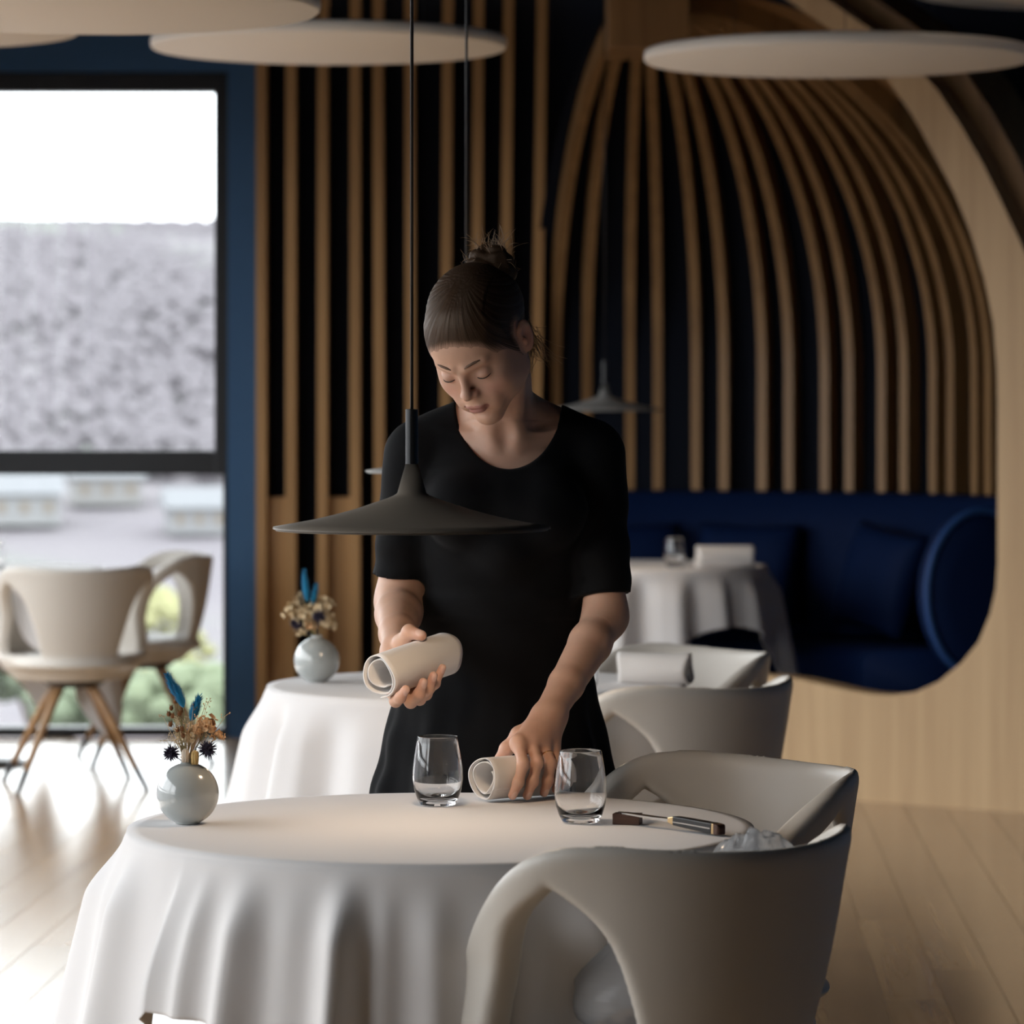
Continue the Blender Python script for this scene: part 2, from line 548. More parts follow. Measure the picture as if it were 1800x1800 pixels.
# oak infill boards in the lower half
for a, b in ((467, 503), (575, 615)):
    MB().box((at(a, 0, SD).x, SD+.045, 0), (at(b, 0, SD).x, BACK+.06, at(0, 875, SD).z)).build('board', M['slat_wall'], ws)

# ------------------------------------------------------------------ the slatted dome with its booth
AX = Vector((0.485, 13.7, 0)); RD = 1.60; ZB, ZA = 1.50, 1.36     # axis, radius, spring line, height of the vault
al = empty('wall_alcove', (AX.x, AX.y, 0)); struct(al)
def dome_r(z, R=RD): 
    t = (z-ZB)/ZA
    return R if t <= 0 else R*math.sqrt(max(0.0, 1-t*t))
# lining: navy below, oak in the crown
def lining(name, za, zb, R, h, mat, th0=-14, th1=80):
    n, m = 56, 16
    V = []; Fc = []
    for j in range(m+1):
        if zb > ZB:
            tb = math.asin(min(1, (zb-ZB)/h)); ta = math.asin(max(0, (za-ZB)/h))
            t = ta + (tb-ta)*j/m; z = ZB + h*math.sin(t); r = R*math.cos(t)
        else:
            z = za + (zb-za)*j/m; r = R
        for i in range(n+1):
            th = rad(th0 + (th1-th0)*i/n)
            V.append((r*math.sin(th), r*math.cos(th), z))
    for j in range(m):
        for i in range(n):
            a = j*(n+1)+i; Fc.append([a, a+1, a+n+2, a+n+1])
    return obj(name, mesh_from(name, V, Fc, mat, True), al)
lining('lining', 0.0, ZB, RD+.085, ZA, M['navy_dark'])
lining('lining', ZB, ZB+1.05, RD+.085, ZA+.08, M['navy_dark'])
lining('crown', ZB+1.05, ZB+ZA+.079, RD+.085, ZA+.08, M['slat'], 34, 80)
lining('lining', ZB+1.05, ZB+ZA+.079, RD+.085, ZA+.08, M['navy_dark'], -14, 34)
# curved slats
def dome_slat(th, zb=1.02, w=0.040, dep=0.085, rmin=0.10):
    th = rad(th)
    V = []; n = 26
    out = Vector((math.sin(th), math.cos(th), 0)); side = Vector((math.cos(th), -math.sin(th), 0))
    zs = [zb, 1.15, 1.3, ZB]
    tmax = math.acos(rmin/RD)
    prof = [(RD, z) for z in zs[:-1]] + [(RD*math.cos(tmax*k/n), ZB+ZA*math.sin(tmax*k/n)) for k in range(n+1)]
    for i, (r, z) in enumerate(prof):
        a = prof[max(i-1, 0)]; b = prof[min(i+1, len(prof)-1)]
        tx, tz = b[0]-a[0], b[1]-a[1]; l = math.hypot(tx, tz); nx, nz = tz/l, -tx/l     # outward normal
        ww = w/2 * (0.62 + 0.38*min(1, r/0.9))
        for (s, d) in ((-1, 0), (1, 0), (1, dep), (-1, dep)):
            V.append(out*(r+nx*d) + Vector((0, 0, z+nz*d)) + side*s*ww)
    Fc = [[3,2,1,0]]
    for i in range(len(prof)-1):
        for k in range(4):
            Fc.append([i*4+k, i*4+(k+1)%4, i*4+4+(k+1)%4, i*4+4+k])
    m = (len(prof)-1)*4; Fc.append([m, m+1, m+2, m+3])
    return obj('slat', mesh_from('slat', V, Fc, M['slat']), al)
SLAT_PX = [978, 1032, 1107, 1156, 1223, 1272, 1339, 1386, 1449, 1492, 1549, 1588, 1639, 1670, 1712, 1736]
for px in SLAT_PX:
    # angle at which a slat on the circle is seen at this pixel
    lo_, hi_ = -40.0, 80.0
    for _ in range(50):
        mid = (lo_+hi_)/2
        p = (AX.x+RD*math.sin(rad(mid))) / (AX.y+RD*math.cos(rad(mid))) * F + 900
        if p < px: lo_ = mid
        else: hi_ = mid
    dome_slat(lo_)
# oak block in which the slats meet
k0, k1 = at(1070, 0, 13.45), at(1212, 0, 13.45)
struct(MB().box((k0.x, 13.45, at(0, 84, 13.45).z), (k1.x, 13.95, CEIL)).build('trim_1', M['slat'], bevel=0.004))

# pale oak front of the booth: a plane that comes nearer to the right
P0 = Vector((0.32, 13.48, 0)); PD = Vector((0.813, -0.583, 0)).normalized(); PN = Vector((-0.583, -0.813, 0)).normalized()
def on_panel(px, py):
    k = (px-900)/F
    t = (k*P0.y - P0.x) / (PD.x - k*PD.y)
    d = P0.y + PD.y*t
    return t, CAM_Z - (py-HORIZON)/F*d
inner = [(1375,1190),(1410,1195),(1450,1204),(1490,1213),(1530,1220),(1570,1222),(1610,1216),(1650,1198),(1690,1165),(1720,1128),(1740,1080),(1750,1035),(1753,990),
         (1753,900),(1753,800),(1753,720),(1752,650),(1746,570),(1730,490),(1706,410),(1678,340),(1646,280),(1605,205),(1560,140),(1500,80),(1420,25),(1340,-30)]
outer = [(1400,-40),(1470,10),(1545,62),(1600,108),(1645,155),(1690,222),(1730,293),(1765,365),(1800,440),(1835,530),(1860,630)]
poly = [on_panel(x, y) for x, y in inner] + [on_panel(x, y) for x, y in outer]
tR = on_panel(1880, 700)[0]
poly += [(tR, 1.30), (tR+1.2, 1.25), (tR+1.2, 0.0)]
tL, zL = on_panel(1375, 1190)
poly += [(-0.62, 0.0), (-0.62, 0.45), (-0.3, 0.44), (0.1, 0.42), (tL-.2, zL+.004)]
def sheet(poly, back, front):
    V = []
    for o_ in (front, back):
        for t, z in poly:
            p = P0 + PD*t + PN*o_; V.append((p.x, p.y, max(z, 0.0)))
    n = len(poly)
    Fc = [list(range(n)), list(range(2*n-1, n-1, -1))]
    for i in range(n): Fc.append([i, n+i, n+(i+1)%n, (i+1)%n])
    return V, Fc
V, Fc = sheet(poly, -0.10, 0.0)
me = mesh_from('wall_booth_front', V, Fc, M['oak_panel'])
bm = bmesh.new(); bm.from_mesh(me); bmesh.ops.recalc_face_normals(bm, faces=bm.faces); bmesh.ops.triangulate(bm, faces=[f for f in bm.faces if len(f.verts) > 4]); bm.to_mesh(me); bm.free()
wf = struct(obj('wall_booth_front', me))
# darker outer rib behind the front, following its curve
rib_i = [on_panel(x, y) for x, y in outer]
rib = [(t, z) for t, z in rib_i] + [(t+.06, z+.05) for t, z in rib_i[::-1]]
V, Fc = sheet(rib, -0.42, -0.11)
me = mesh_from('rib', V, Fc, M['slat'])
bm = bmesh.new(); bm.from_mesh(me); bmesh.ops.recalc_face_normals(bm, faces=bm.faces); bmesh.ops.triangulate(bm, faces=[f for f in bm.faces if len(f.verts) > 4]); bm.to_mesh(me); bm.free()
obj('rib', me, wf)

# ------------------------------------------------------------------ blue upholstered booth seat
bs = empty('banquette', (AX.x, AX.y, 0))
tag(bs, 'curved royal blue upholstered banquette inside the slatted oak dome', 'banquette')
def ring(name, th0, th1, prof, mat, n=48):
    V = []; Fc = []; m = len(prof)
    for i in range(n+1):
        th = rad(th0 + (th1-th0)*i/n)
        for r, z in prof: V.append((r*math.sin(th), r*math.cos(th), z))
    for i in range(n):
        for k in range(m):
            Fc.append([i*m+k, i*m+(k+1)%m, (i+1)*m+(k+1)%m, (i+1)*m+k])
    Fc.append(list(range(m))); Fc.append([n*m+k for k in range(m)][::-1])
    me = mesh_from(name, V, Fc, mat, True)
    bm = bmesh.new(); bm.from_mesh(me); bmesh.ops.recalc_face_normals(bm, faces=bm.faces); bm.to_mesh(me); bm.free()
    return obj(name, me, bs)
ring('backrest', -13, 82, [(1.58,.40),(1.58,1.0),(1.56,1.02),(1.50,1.02),(1.46,1.0),(1.43,.85),(1.42,.6),(1.42,.40)], M['blue'])
ring('seat', -13, 84, [(1.42,.10),(1.42,.45),(1.1,.46),(.88,.46),(.84,.44),(.83,.40),(.86,.10)], M['blue'])
# rounded end wing of the banquette with a paler piping
ec = on_panel(1712, 1042); 
pc = at(1716, 1042, 12.95); ec = (0, pc.z)
def wing_build():
    n = 40; a_, b_ = 0.215, 0.29
    dirt = Vector((0.93, 0.36, 0)).normalized(); nn = Vector((0.36, -0.93, 0))
    prof = [(1.0, 0.05), (1.0, -0.05), (0.9, -0.075)]
    V = []; Fc = []
    for r_, o_ in ((0.0, .065), (0.6, .065), (0.9, .055), (1.0, .03), (1.0, -.03), (.9, -.055), (0.6, -.065), (0, -.065)):
        for k in range(n):
            a = 2*PI*k/n
            p = pc + dirt*(a_*r_*math.cos(a)) + Vector((0, 0, ec[1] + b_*r_*math.sin(a) - pc.z)) + nn*o_
            V.append(p - AX)
    for j in range(7):
        for k in range(n): Fc.append([j*n+k, j*n+(k+1)%n, (j+1)*n+(k+1)%n, (j+1)*n+k])
    w_ = obj('wing', mesh_from('wing', V, Fc, M['blue'], True), bs)
    pts = [pc + dirt*(a_*1.0*math.cos(2*PI*k/n)) + Vector((0, 0, ec[1] + b_*1.0*math.sin(2*PI*k/n) - pc.z)) + nn*.045 - AX for k in range(n+1)]
    MB().tube(pts, 0.014, 8, caps=False).build('piping', M['blue_pipe'], w_, smooth=True)
wing_build()

def cushion(c, w, h, t, rz, tilt, roll, label):
    n = 18
    V = []; Fc = []
    for sgn in (1, -1):
        for j in range(n+1):
            for i in range(n+1):
                u = -1+2*i/n; v = -1+2*j/n
                pin = 1 - 0.07*(1-abs(u*v))*(abs(u)**4+abs(v)**4)
                z = t*((1-u**4)*(1-v**4))**0.5
                V.append((u*w/2*pin, sgn*z, v*h/2*pin))
    m = (n+1)**2
    for s in (0, 1):
        for j in range(n):
            for i in range(n):
                a = s*m + j*(n+1)+i; q = [a, a+1, a+n+2, a+n+1]
                Fc.append(q if s else q[::-1])
    me = mesh_from('cushion', V, Fc, M['blue'], True)
    bm = bmesh.new(); bm.from_mesh(me); bmesh.ops.remove_doubles(bm, verts=bm.verts, dist=1e-5); bm.to_mesh(me); bm.free()
    o = obj('cushion', me, None, c)
    o.rotation_euler = Matrix.Rotation(rz, 4, 'Z').to_euler()
    o.matrix_world = Matrix.Translation(c) @ Matrix.Rotation(rz, 4, 'Z') @ Matrix.Rotation(tilt, 4, 'X') @ Matrix.Rotation(roll, 4, 'Y')
    tag(o, label, 'cushion', 'blue cushions on the banquette')
    return o
cushion(Vector((1.44, 14.46, 0.69)), .44, .42, .075, rad(-58), rad(-14), rad(8), 'blue cushion with a lit corner beside the rounded booth end')
cushion(Vector((0.95, 14.93, 0.69)), .44, .42, .075, rad(-22), rad(-14), rad(0), 'blue cushion behind the right edge of the booth table')
cushion(Vector((0.48, 15.0, 0.69)), .42, .42, .075, rad(3), rad(-14), rad(0), 'blue cushion behind the drinking glass on the booth table')

# ------------------------------------------------------------------ ceiling discs
def disc(px, py, hw, d, label):
    r = hw/F*d; c = at(px, py, d)
    o = empty('ceiling_disc', c); tag(o, label, 'acoustic disc', 'white acoustic discs under the ceiling')
    th = 0.036
    MB().lathe([(0, -th/2), (r*.985, -th/2), (r*.996, -th*.36), (r, 0), (r*.996, th*.36), (r*.985, th/2), (0, th/2)], 96).build('panel', M['disc'], o, smooth=True)
    for k in range(3):
        a = 2*PI*k/3 + .5
        MB().tube([(r*.6*math.cos(a), r*.6*math.sin(a), th/2), (r*.6*math.cos(a), r*.6*math.sin(a), CEIL-c.z)], 0.0012, 5).build('wire', M['black'], o)
    return o
disc(578, 76, 313, 11.0, 'whole white ceiling disc in front of the slatted wall')
disc(1472, 98, 340, 11.0, 'white ceiling disc in front of the oak dome')
disc(140, 6, 424, 8.2, 'large white ceiling disc cut by the top left corner')
disc(-190, 44, 330, 10.8, 'white ceiling disc edge peeking out below the large corner disc')
disc(1930, -26, 330, 10.4, 'white ceiling disc just grazing the top right corner')

# ------------------------------------------------------------------ outside
def terrain_z(x, y):
    pts = [(15, -.35), (30, -2.0), (80, -7.5), (160, -11.5), (230, -11), (300, -3), (420, 12), (600, 29), (760, 31), (1100, 20)]
    yy = np.array([p[0] for p in pts], float); zz = np.array([p[1] for p in pts], float)
    # left of the house the ground falls in the same way as behind it
    dist = np.maximum(y, np.maximum(15 + (-(x) - 3.2)*1.0, 15))
    return np.interp(dist, yy, zz)
nx, ny = 150, 150
gx = np.concatenate([-np.geomspace(900, 3.3, nx), np.linspace(-3.2, 400, 30)])
gy = np.concatenate([np.linspace(-400, 15, 30), np.geomspace(15.6, 1100, ny)])
XX, YY = np.meshgrid(gx, gy, indexing='ij')
ZZ = terrain_z(XX, YY)
rs = np.random.RandomState(3)
far = np.clip((np.maximum(YY, -XX)-220)/150, 0, 1)
ZZ = ZZ + far*(2.2*np.sin(XX*.021+1.3)*np.sin(YY*.017) + 1.3*np.sin(XX*.055+YY*.031))
inside = (XX > -3.19) & (YY < 15.5)
ZZ = np.where(inside, -0.4, ZZ)
V = np.stack([XX, YY, ZZ], -1).reshape(-1, 3)
n2 = len(gy)
I, J = np.meshgrid(np.arange(len(gx)-1), np.arange(n2-1), indexing='ij')
a = (I*n2+J).ravel()
Q = np.stack([a, a+n2, a+n2+1, a+1], 1)
def mat_hill():
    m, nt, p = new_mat('hillside')  # haze put into the colours: pale tones, little contrast
    tc = nt.nodes.new('ShaderNodeTexCoord')
    n = nt.nodes.new('ShaderNodeTexNoise'); n.inputs['Scale'].default_value = 0.022; n.inputs['Detail'].default_value = 5
    nt.links.new(tc.outputs['Object'], n.inputs['Vector'])
    cr = nt.nodes.new('ShaderNodeValToRGB')
    e = cr.color_ramp.elements
    e[0].position = .35; e[0].color = (.15, .138, .15, 1)
    e[1].position = .60; e[1].color = (.145, .155, .138, 1)
    k = e.new(.48); k.color = (.16, .148, .157, 1)
    nt.links.new(n.outputs['Fac'], cr.inputs['Fac']); nt.links.new(cr.outputs['Color'], p.inputs['Base Color'])
    p.inputs['Roughness'].default_value = .95; p.inputs['Specular IOR Level'].default_value = .1
    return m
hl = obj('ground', np_mesh('ground', V, Q, mat_hill())); struct(hl)
hl['label'] = 'hazy hillside and valley outside the window'

# bare woodland on the far slope: nobody could count it
def forest():
    rs = np.random.RandomState(11); n = 27000
    x = rs.uniform(-260, 40, n); y = rs.uniform(283, 640, n)
    keep = x/y < -0.05; x = x[keep]; y = y[keep]; n = len(x)
    z = terrain_z(x, y) + .2
    r = rs.uniform(.7, 1.3, n); h = rs.uniform(1.0, 1.9, n)
    base = np.array([[math.cos(t), math.sin(t), 0] for t in np.arange(5)*2*PI/5])
    V = []; Q = []
    ringz = [(-.1, .35), (.45, 1.0), (.8, .6)]
    m = 16
    allV = np.zeros((n, m, 3))
    for k, (zz, rr) in enumerate(ringz):
        for q in range(5):
            allV[:, k*5+q, 0] = x + r*rr*base[q, 0]*rs.uniform(.8, 1.2, n); allV[:, k*5+q, 1] = y + r*rr*base[q, 1]; allV[:, k*5+q, 2] = z + h*zz
    allV[:, 15, 0] = x; allV[:, 15, 1] = y; allV[:, 15, 2] = z + h
    tri = []
    for k in range(2):
        for q in range(5):
            a, b = k*5+q, k*5+(q+1) % 5
            tri += [[a, b, b+5], [a, b+5, a+5]]
    for q in range(5): tri.append([10+q, 10+(q+1) % 5, 15])
    tri = np.array(tri)
    T = (tri[None] + (np.arange(n)*m)[:, None, None]).reshape(-1, 3)
    m_ = mat_plain('bare_woodland', (.15, .138, .149), .95, .1, noise=.10, nscale=.03)  # greyed evenly, the haze is in the colour
    o = obj('woodland', np_mesh('woodland', allV.reshape(-1, 3), T, m_, False))
    tag(o, 'hazy grey bare woodland covering the hill outside', 'woodland', kind='stuff')
forest()

def bush(c, r, h, colr, name, label, seed):
    rs = random.Random(seed); mb = MB()
    mm = mat_plain(name+'_leaves', colr, .9, .2, noise=.3, nscale=3)
    for k in range(70):
        t = rs.random(); a = rs.uniform(0, 2*PI)
        rr = r*math.sqrt(rs.random())*math.sin(PI*(.15+.8*t))
        p = Vector((rr*math.cos(a), rr*math.sin(a), h*t))
        s = r*rs.uniform(.16, .3)
        mb.ball(p, (s, s, s*.8), 6, 4)
    o = empty(name, c); tag(o, label, 'shrub')
    mb.build('foliage', mm, o); 
    tr = MB()
    for k in range(4):
        a = k*1.6; tr.tube([(0.02*math.cos(a), .02*math.sin(a), -.6), (r*.4*math.cos(a), r*.4*math.sin(a), h*.5)], [r*.05, r*.02], 5)
    tr.build('stem', mat_plain(name+'_bark', (.10, .07, .05), .9), o)
b = at(285, 1205, 60); bush(b, .8, 1.5, (.27, .265, .14), 'yellow_shrub', 'yellow flowering shrub outside the lower window pane', 1)
b = at(60, 1215, 52); bush(b, 1.0, 1.0, (.15, .18, .125), 'green_shrub', 'low green shrub outside behind the wooden chair legs', 2)
b = at(330, 1275, 40); bush(b, .9, .55, (.165, .195, .125), 'green_shrub', 'low green hedge shrub outside beside the window pier', 3)
b = at(185, 1270, 44); bush(b, .9, .5, (.155, .185, .125), 'green_shrub', 'low green shrub outside between the two dining chairs', 4)

def house(px, py, d, w, h, dp, wall, label, rz=0.2):
    c = at(px, py, d); c.z = float(terrain_z(np.array(c.x), np.array(c.y))) - .2
    o = empty('house', c, rz); tag(o, label, 'house')
    MB().box((-w/2, -dp/2, 0), (w/2, dp/2, h)).build('wall', mat_plain('render_'+str(px), wall, .9), o)
    V = [(-w/2-.4,-dp/2-.4,h),(w/2+.4,-dp/2-.4,h),(w/2+.4,dp/2+.4,h),(-w/2-.4,dp/2+.4,h),(-w/2-.4,0,h+dp*.35),(w/2+.4,0,h+dp*.35)]
    obj('roof', mesh_from('roof', V, [[0,1,5,4],[2,3,4,5],[0,4,3],[1,2,5],[3,2,1,0]], mat_plain('slate_'+str(px), (.17, .175, .185), .8)), o)
    for k in range(3):
        x0 = -w/2 + w*(k+.5)/3 - .3
        MB().box((x0, -dp/2-.05, h*.4), (x0+.6, -dp/2+.05, h*.75)).build('window', M['lamp'], o)
house(40, 900, 262, 5, 2.2, 4, (.24, .24, .24), 'white house in the valley behind the dining chair back')
house(185, 890, 272, 5, 2.0, 4, (.23, .225, .22), 'pale house in the valley beside the window mullion')
house(345, 905, 258, 4, 1.8, 4, (.22, .22, .225), 'grey house in the valley near the window pier')
# ------------------------------------------------------------------ moulded chair with looped arms on wooden legs
def chair_shell_mesh():
    v = Vol((-.36, -.36, .37), (.36, .36, .88), .0052)
    zk = np.array([.36, .40, .43, .47, .52, .60, .70, .80, .88]); rk = np.array([.10, .145, .172, .195, .213, .233, .250, .264, .272])
    pk = np.array([0, 30, 50, 64, 76, 88, 100, 112, 124, 136, 150, 165, 180.]); zt = np.array([.795, .800, .806, .803, .786, .750, .705, .653, .60, .548, .49, .45, .43])
    hz = np.array([.44, .50, .56, .62, .67, .705, .735, .78]); hlo = np.array([43, 43.5, 45, 48.5, 53, 59, 69, 84.]); hhi = np.array([98, 98, 97, 94.5, 89.5, 82, 70.5, 60.])
    def smooth_table(xk, yk, w):
        xs = np.linspace(xk[0], xk[-1], 400); ys = np.interp(xs, xk, yk)
        n_ = int(w/(xs[1]-xs[0])); ker = np.hanning(2*n_+3); ker /= ker.sum()
        yp = np.concatenate([2*ys[0]-ys[n_+1:0:-1], ys, 2*ys[-1]-ys[-2:-n_-3:-1]])
        return xs, np.convolve(yp, ker, 'valid')
    zk, rk = smooth_table(zk, rk, .05); pk, zt = smooth_table(pk, zt, 14)
    hz0 = hz; hz, hlo = smooth_table(hz0, hlo, .035); _, hhi = smooth_table(hz0, hhi, .035)
    def shell(X, Y, Z):
        phi = np.degrees(np.arctan2(np.abs(X), -Y))
        top = np.interp(phi, pk, zt)
        R = np.interp(Z, zk, rk)
        R = R + (np.interp(Z, [.36, .42, .465, .52, .62, .72, .9], [.17, .225, .266, .264, .242, .242, .260]) - R)*smooth01(68, 112, phi)
        flare = 0.010*np.exp(-((Z-top)/.055)**2)*smooth01(35, 78, phi)
        R = R + flare
        q = np.sqrt(X*X + (Y/.97)**2)
        th = 0.0115 + 0.014*smooth01(52, 96, phi)
        d = np.abs(q - R) - th
        rim = (Z - top)*0.75
        lo = np.interp(Z, hz, hlo); hi = np.interp(Z, hz, hhi)
        hole = np.maximum(np.maximum(lo - phi, phi - hi)*.0039, .475 - Z)
        k = .022
        def smax(a, b):
            h = np.clip(.5 + .5*(a-b)/k, 0, 1); return b + (a-b)*h + k*h*(1-h)
        d = smax(d, rim); d = smax(d, -hole)
        return np.maximum(d, .385 - Z)
    v.run([('add', (shell, (-.36, -.36, .37), (.36, .36, .88)), 0),
           ('add', ell((0, 0.015, .446), (.232, .235, .034)), .035),
           ('cut', ell((0, 0.015, .60), (.20, .20, .135)), .02)])
    V, Q = v.mesh()
    V = relax(V, Q, 3)
    return np_mesh('shell', V, Q, M['shell'])
chair0 = empty('dining_chair', (0, 0, 0))
obj('shell', chair_shell_mesh(), chair0)
MB().lathe([(0, .455), (.10, .456), (.165, .463), (.178, .470), (.172, .478), (.10, .475), (0, .474)], 40, (0, .01, 0)).build('seat_pad', M['cushion_pad'], chair0, smooth=True)
MB().lathe([(0, .36), (.09, .36), (.11, .375), (.115, .40), (.10, .418), (0, .418)], 32).build('hub', M['tip'], chair0, smooth=True)
leg_me = MB().tube([(0.055, 0, .395), (0.13, 0, .30), (.278, 0, .075)], [.016, .0165, .0125], 12).mesh('leg', M['leg_wood'], smooth=True)
tip_me = MB().tube([(.2775, 0, .076), (.322, 0, .008), (.328, 0, 0.0)], [.0126, .0100, .0096], 12).mesh('foot_tip', M['tip'], smooth=True)
for k in range(4):
    l = obj('leg', leg_me, chair0); l.rotation_euler = (0, 0, rad(45+90*k))
    obj('foot_tip', tip_me, l)
def place_chair(x, y, face, label, first=[True]):
    """face: point of the floor that the seat looks at"""
    c = chair0 if first[0] else copy_tree(chair0)
    first[0] = False
    c.location = (x, y, 0)
    c.rotation_euler = (0, 0, math.atan2(face[1]-y, face[0]-x) - PI/2)
    tag(c, label, 'chair', 'white moulded dining chairs')
    return c

# ------------------------------------------------------------------ round tables and their cloths
def round_table(cx, cy, r, label):
    t = empty('round_table', (cx, cy, 0)); tag(t, label, 'table', 'round tables under white cloths')
    MB().lathe([(0, .722), (r-.01, .722), (r-.004, .727), (r-.004, .739), (r-.01, .744), (0, .744)], 64).build('tabletop', M['leg_wood'], t, smooth=False)
    MB().lathe([(.028, .02), (.028, .722)], 24).build('column', M['black'], t, smooth=True)
    MB().lathe([(0, 0), (.20, 0), (.205, .006), (.20, .012), (.05, .022), (.03, .03), (0, .03)], 48).build('base', M['black'], t, smooth=True)
    return t
def tablecloth(cx, cy, r, half, rot, label, seed, hem=None, nf=11, amp=.03, flare=.10, creases=(), ridges=None, ztop=.75):
    """square cloth on a round top: hem lowest at the corners, folds open towards the hem"""
    rs = np.random.RandomState(seed)
    n, m = 420, 46
    phi = np.arange(n)*2*PI/n
    a = (phi - rot) % (PI/2) - PI/4
    ext = half/np.cos(np.abs(a))
    ext = np.minimum(ext, half*1.38)
    drop = np.maximum(ext - r, .1)
    if hem is not None:
        drop = np.interp(np.degrees(phi), [q[0] for q in hem], [q[1] for q in hem])
    cornerness = (np.abs(a)/(PI/4))
    ph = rs.uniform(0, 2*PI, 6)
    warp = phi + .10*np.sin(2*phi+ph[0]) + .06*np.sin(5*phi+ph[1])
    w = np.cos(nf*warp + ph[2]); w2 = np.cos((nf*2+1)*warp + ph[3])
    fold = .5*(np.sign(w)*np.abs(w)**.8) + .5*w + .25*w2 - .15
    if ridges is not None:
        fold = np.zeros(n) - .25
        for (p0, hgt, wid) in ridges:
            dphi = (phi - rad(p0) + PI) % (2*PI) - PI
            fold = fold + hgt*np.exp(-(dphi/rad(wid))**2)
        cornerness = np.ones(n)
    rows = []
    # top disc
    for q in (0.0, .3, .6, .85, .96, 1.0):
        rr = (r+.001)*q
        rows.append(np.stack([cx + rr*np.cos(phi), cy + rr*np.sin(phi), np.full(n, ztop - (.0 if q < 1 else .0012))], 1))
    for j in range(1, m+1):
        s = (j/m)**1.15
        L = drop*s
        g = smooth01(0, .11, L)
        rr = r + .004*np.minimum(1, L/.01) + flare*L + amp*g*(.35 + .65*cornerness)*fold*(.75+.6*L/.3) + .012*g
        pp = phi.copy()
        for (p0, hgt, wid, over) in creases:
            dphi = (phi - p0 + PI) % (2*PI) - PI
            e = np.where(dphi > 0, np.exp(-dphi/wid), np.exp(dphi/.018))
            gg = smooth01(0.0, .20, L)
            rr = rr + hgt*gg*e
            pp = pp - over*gg*np.exp(-(dphi/.10)**2)
        z = ztop - .004 - L*(1 - .5*flare**2) + .0
        rows.append(np.stack([cx + rr*np.cos(pp), cy + rr*np.sin(pp), z], 1))
    V = np.concatenate(rows)
    k = len(rows)
    J, I = np.meshgrid(np.arange(k-1), np.arange(n), indexing='ij')
    a0 = (J*n + I).ravel(); a1 = (J*n + (I+1) % n).ravel()
    Q = np.stack([a0, a0+n, a1+n, a1], 1)
    me = np_mesh('tablecloth', V, Q, M['cloth'])
    bm = bmesh.new(); bm.from_mesh(me); bmesh.ops.remove_doubles(bm, verts=bm.verts, dist=1e-5); bmesh.ops.recalc_face_normals(bm, faces=bm.faces); bm.to_mesh(me); bm.free()
    o = obj('tablecloth', me)
    s = o.modifiers.new('thickness', 'SOLIDIFY'); s.thickness = .0016; s.offset = -1
    return tag(o, label, 'tablecloth', 'white tablecloths')

T1 = (-.108, 5.63); T2 = (-.08, 8.40); T3 = (.52, 14.10); T4 = (-2.05, 14.15)
TR = .475
round_table(*T1, TR-.004, 'round pedestal table under the white cloth nearest the camera')
round_table(*T2, TR-.004, 'round pedestal table under the cloth behind the waitress')
round_table(*T3, .445, 'round pedestal table under the cloth in the blue booth')
round_table(*T4, TR-.004, 'round pedestal table under the cloth by the window')
tablecloth(*T1, TR, .675, rad(176), 'white tablecloth with deep folds on the table nearest the camera', 4, amp=.034, flare=.16, creases=((rad(221), .045, .15, .0),), hem=((0,.36),(20,.42),(45,.30),(75,.21),(100,.24),(120,.36),(140,.30),(165,.26),(185,.34),(205,.36),(217,.33),(220.5,.24),(222,.222),(240,.232),(256,.28),(270,.33),(285,.26),(298,.20),(320,.21),(340,.28),(360,.36)),
           ridges=((30,1.2,8),(60,.9,7),(92,1.3,8),(120,1,7),(150,1.1,8),(176,1.5,7),(190,.5,5),(203,1.0,5),(228,.4,2),(237,1.0,3.2),(246,.2,3),(255,1.5,2.8),(262,.25,2),(270,.4,3),(283,.5,4),(297,.9,5),(318,.8,7),(345,1.2,8)))
tablecloth(*T2, TR, .675, rad(200), 'white tablecloth on the table behind the waitress', 8, nf=10, amp=.034, flare=.18)
tablecloth(*T3, .45, .66, rad(-8), 'white tablecloth on the round table in the blue booth', 3, nf=15, amp=.030, flare=.14, ztop=.765)
tablecloth(*T4, TR, .80, rad(-20), 'white tablecloth with a long corner on the window table', 5, nf=9, amp=.03, flare=.12)

place_chair(.203, 5.19, T1, 'white moulded chair nearest the camera, its looped arm in front of the cloth')
place_chair(.295, 6.02, (-.26, 5.62), 'white moulded chair on the far right side of the nearest table')
place_chair(.335, 7.96, T2, 'white moulded chair seen from behind, right of the waitress at the second table')
place_chair(.345, 8.78, (-.21, 8.38), 'white moulded chair at the far side of the second table, below the booth table')
place_chair(-1.58, 13.35, (-1.78, 14.15), 'white moulded chair turned away from the camera before the window')
place_chair(-1.42, 14.30, T4, 'white moulded chair at the right of the window table, half hidden by another')

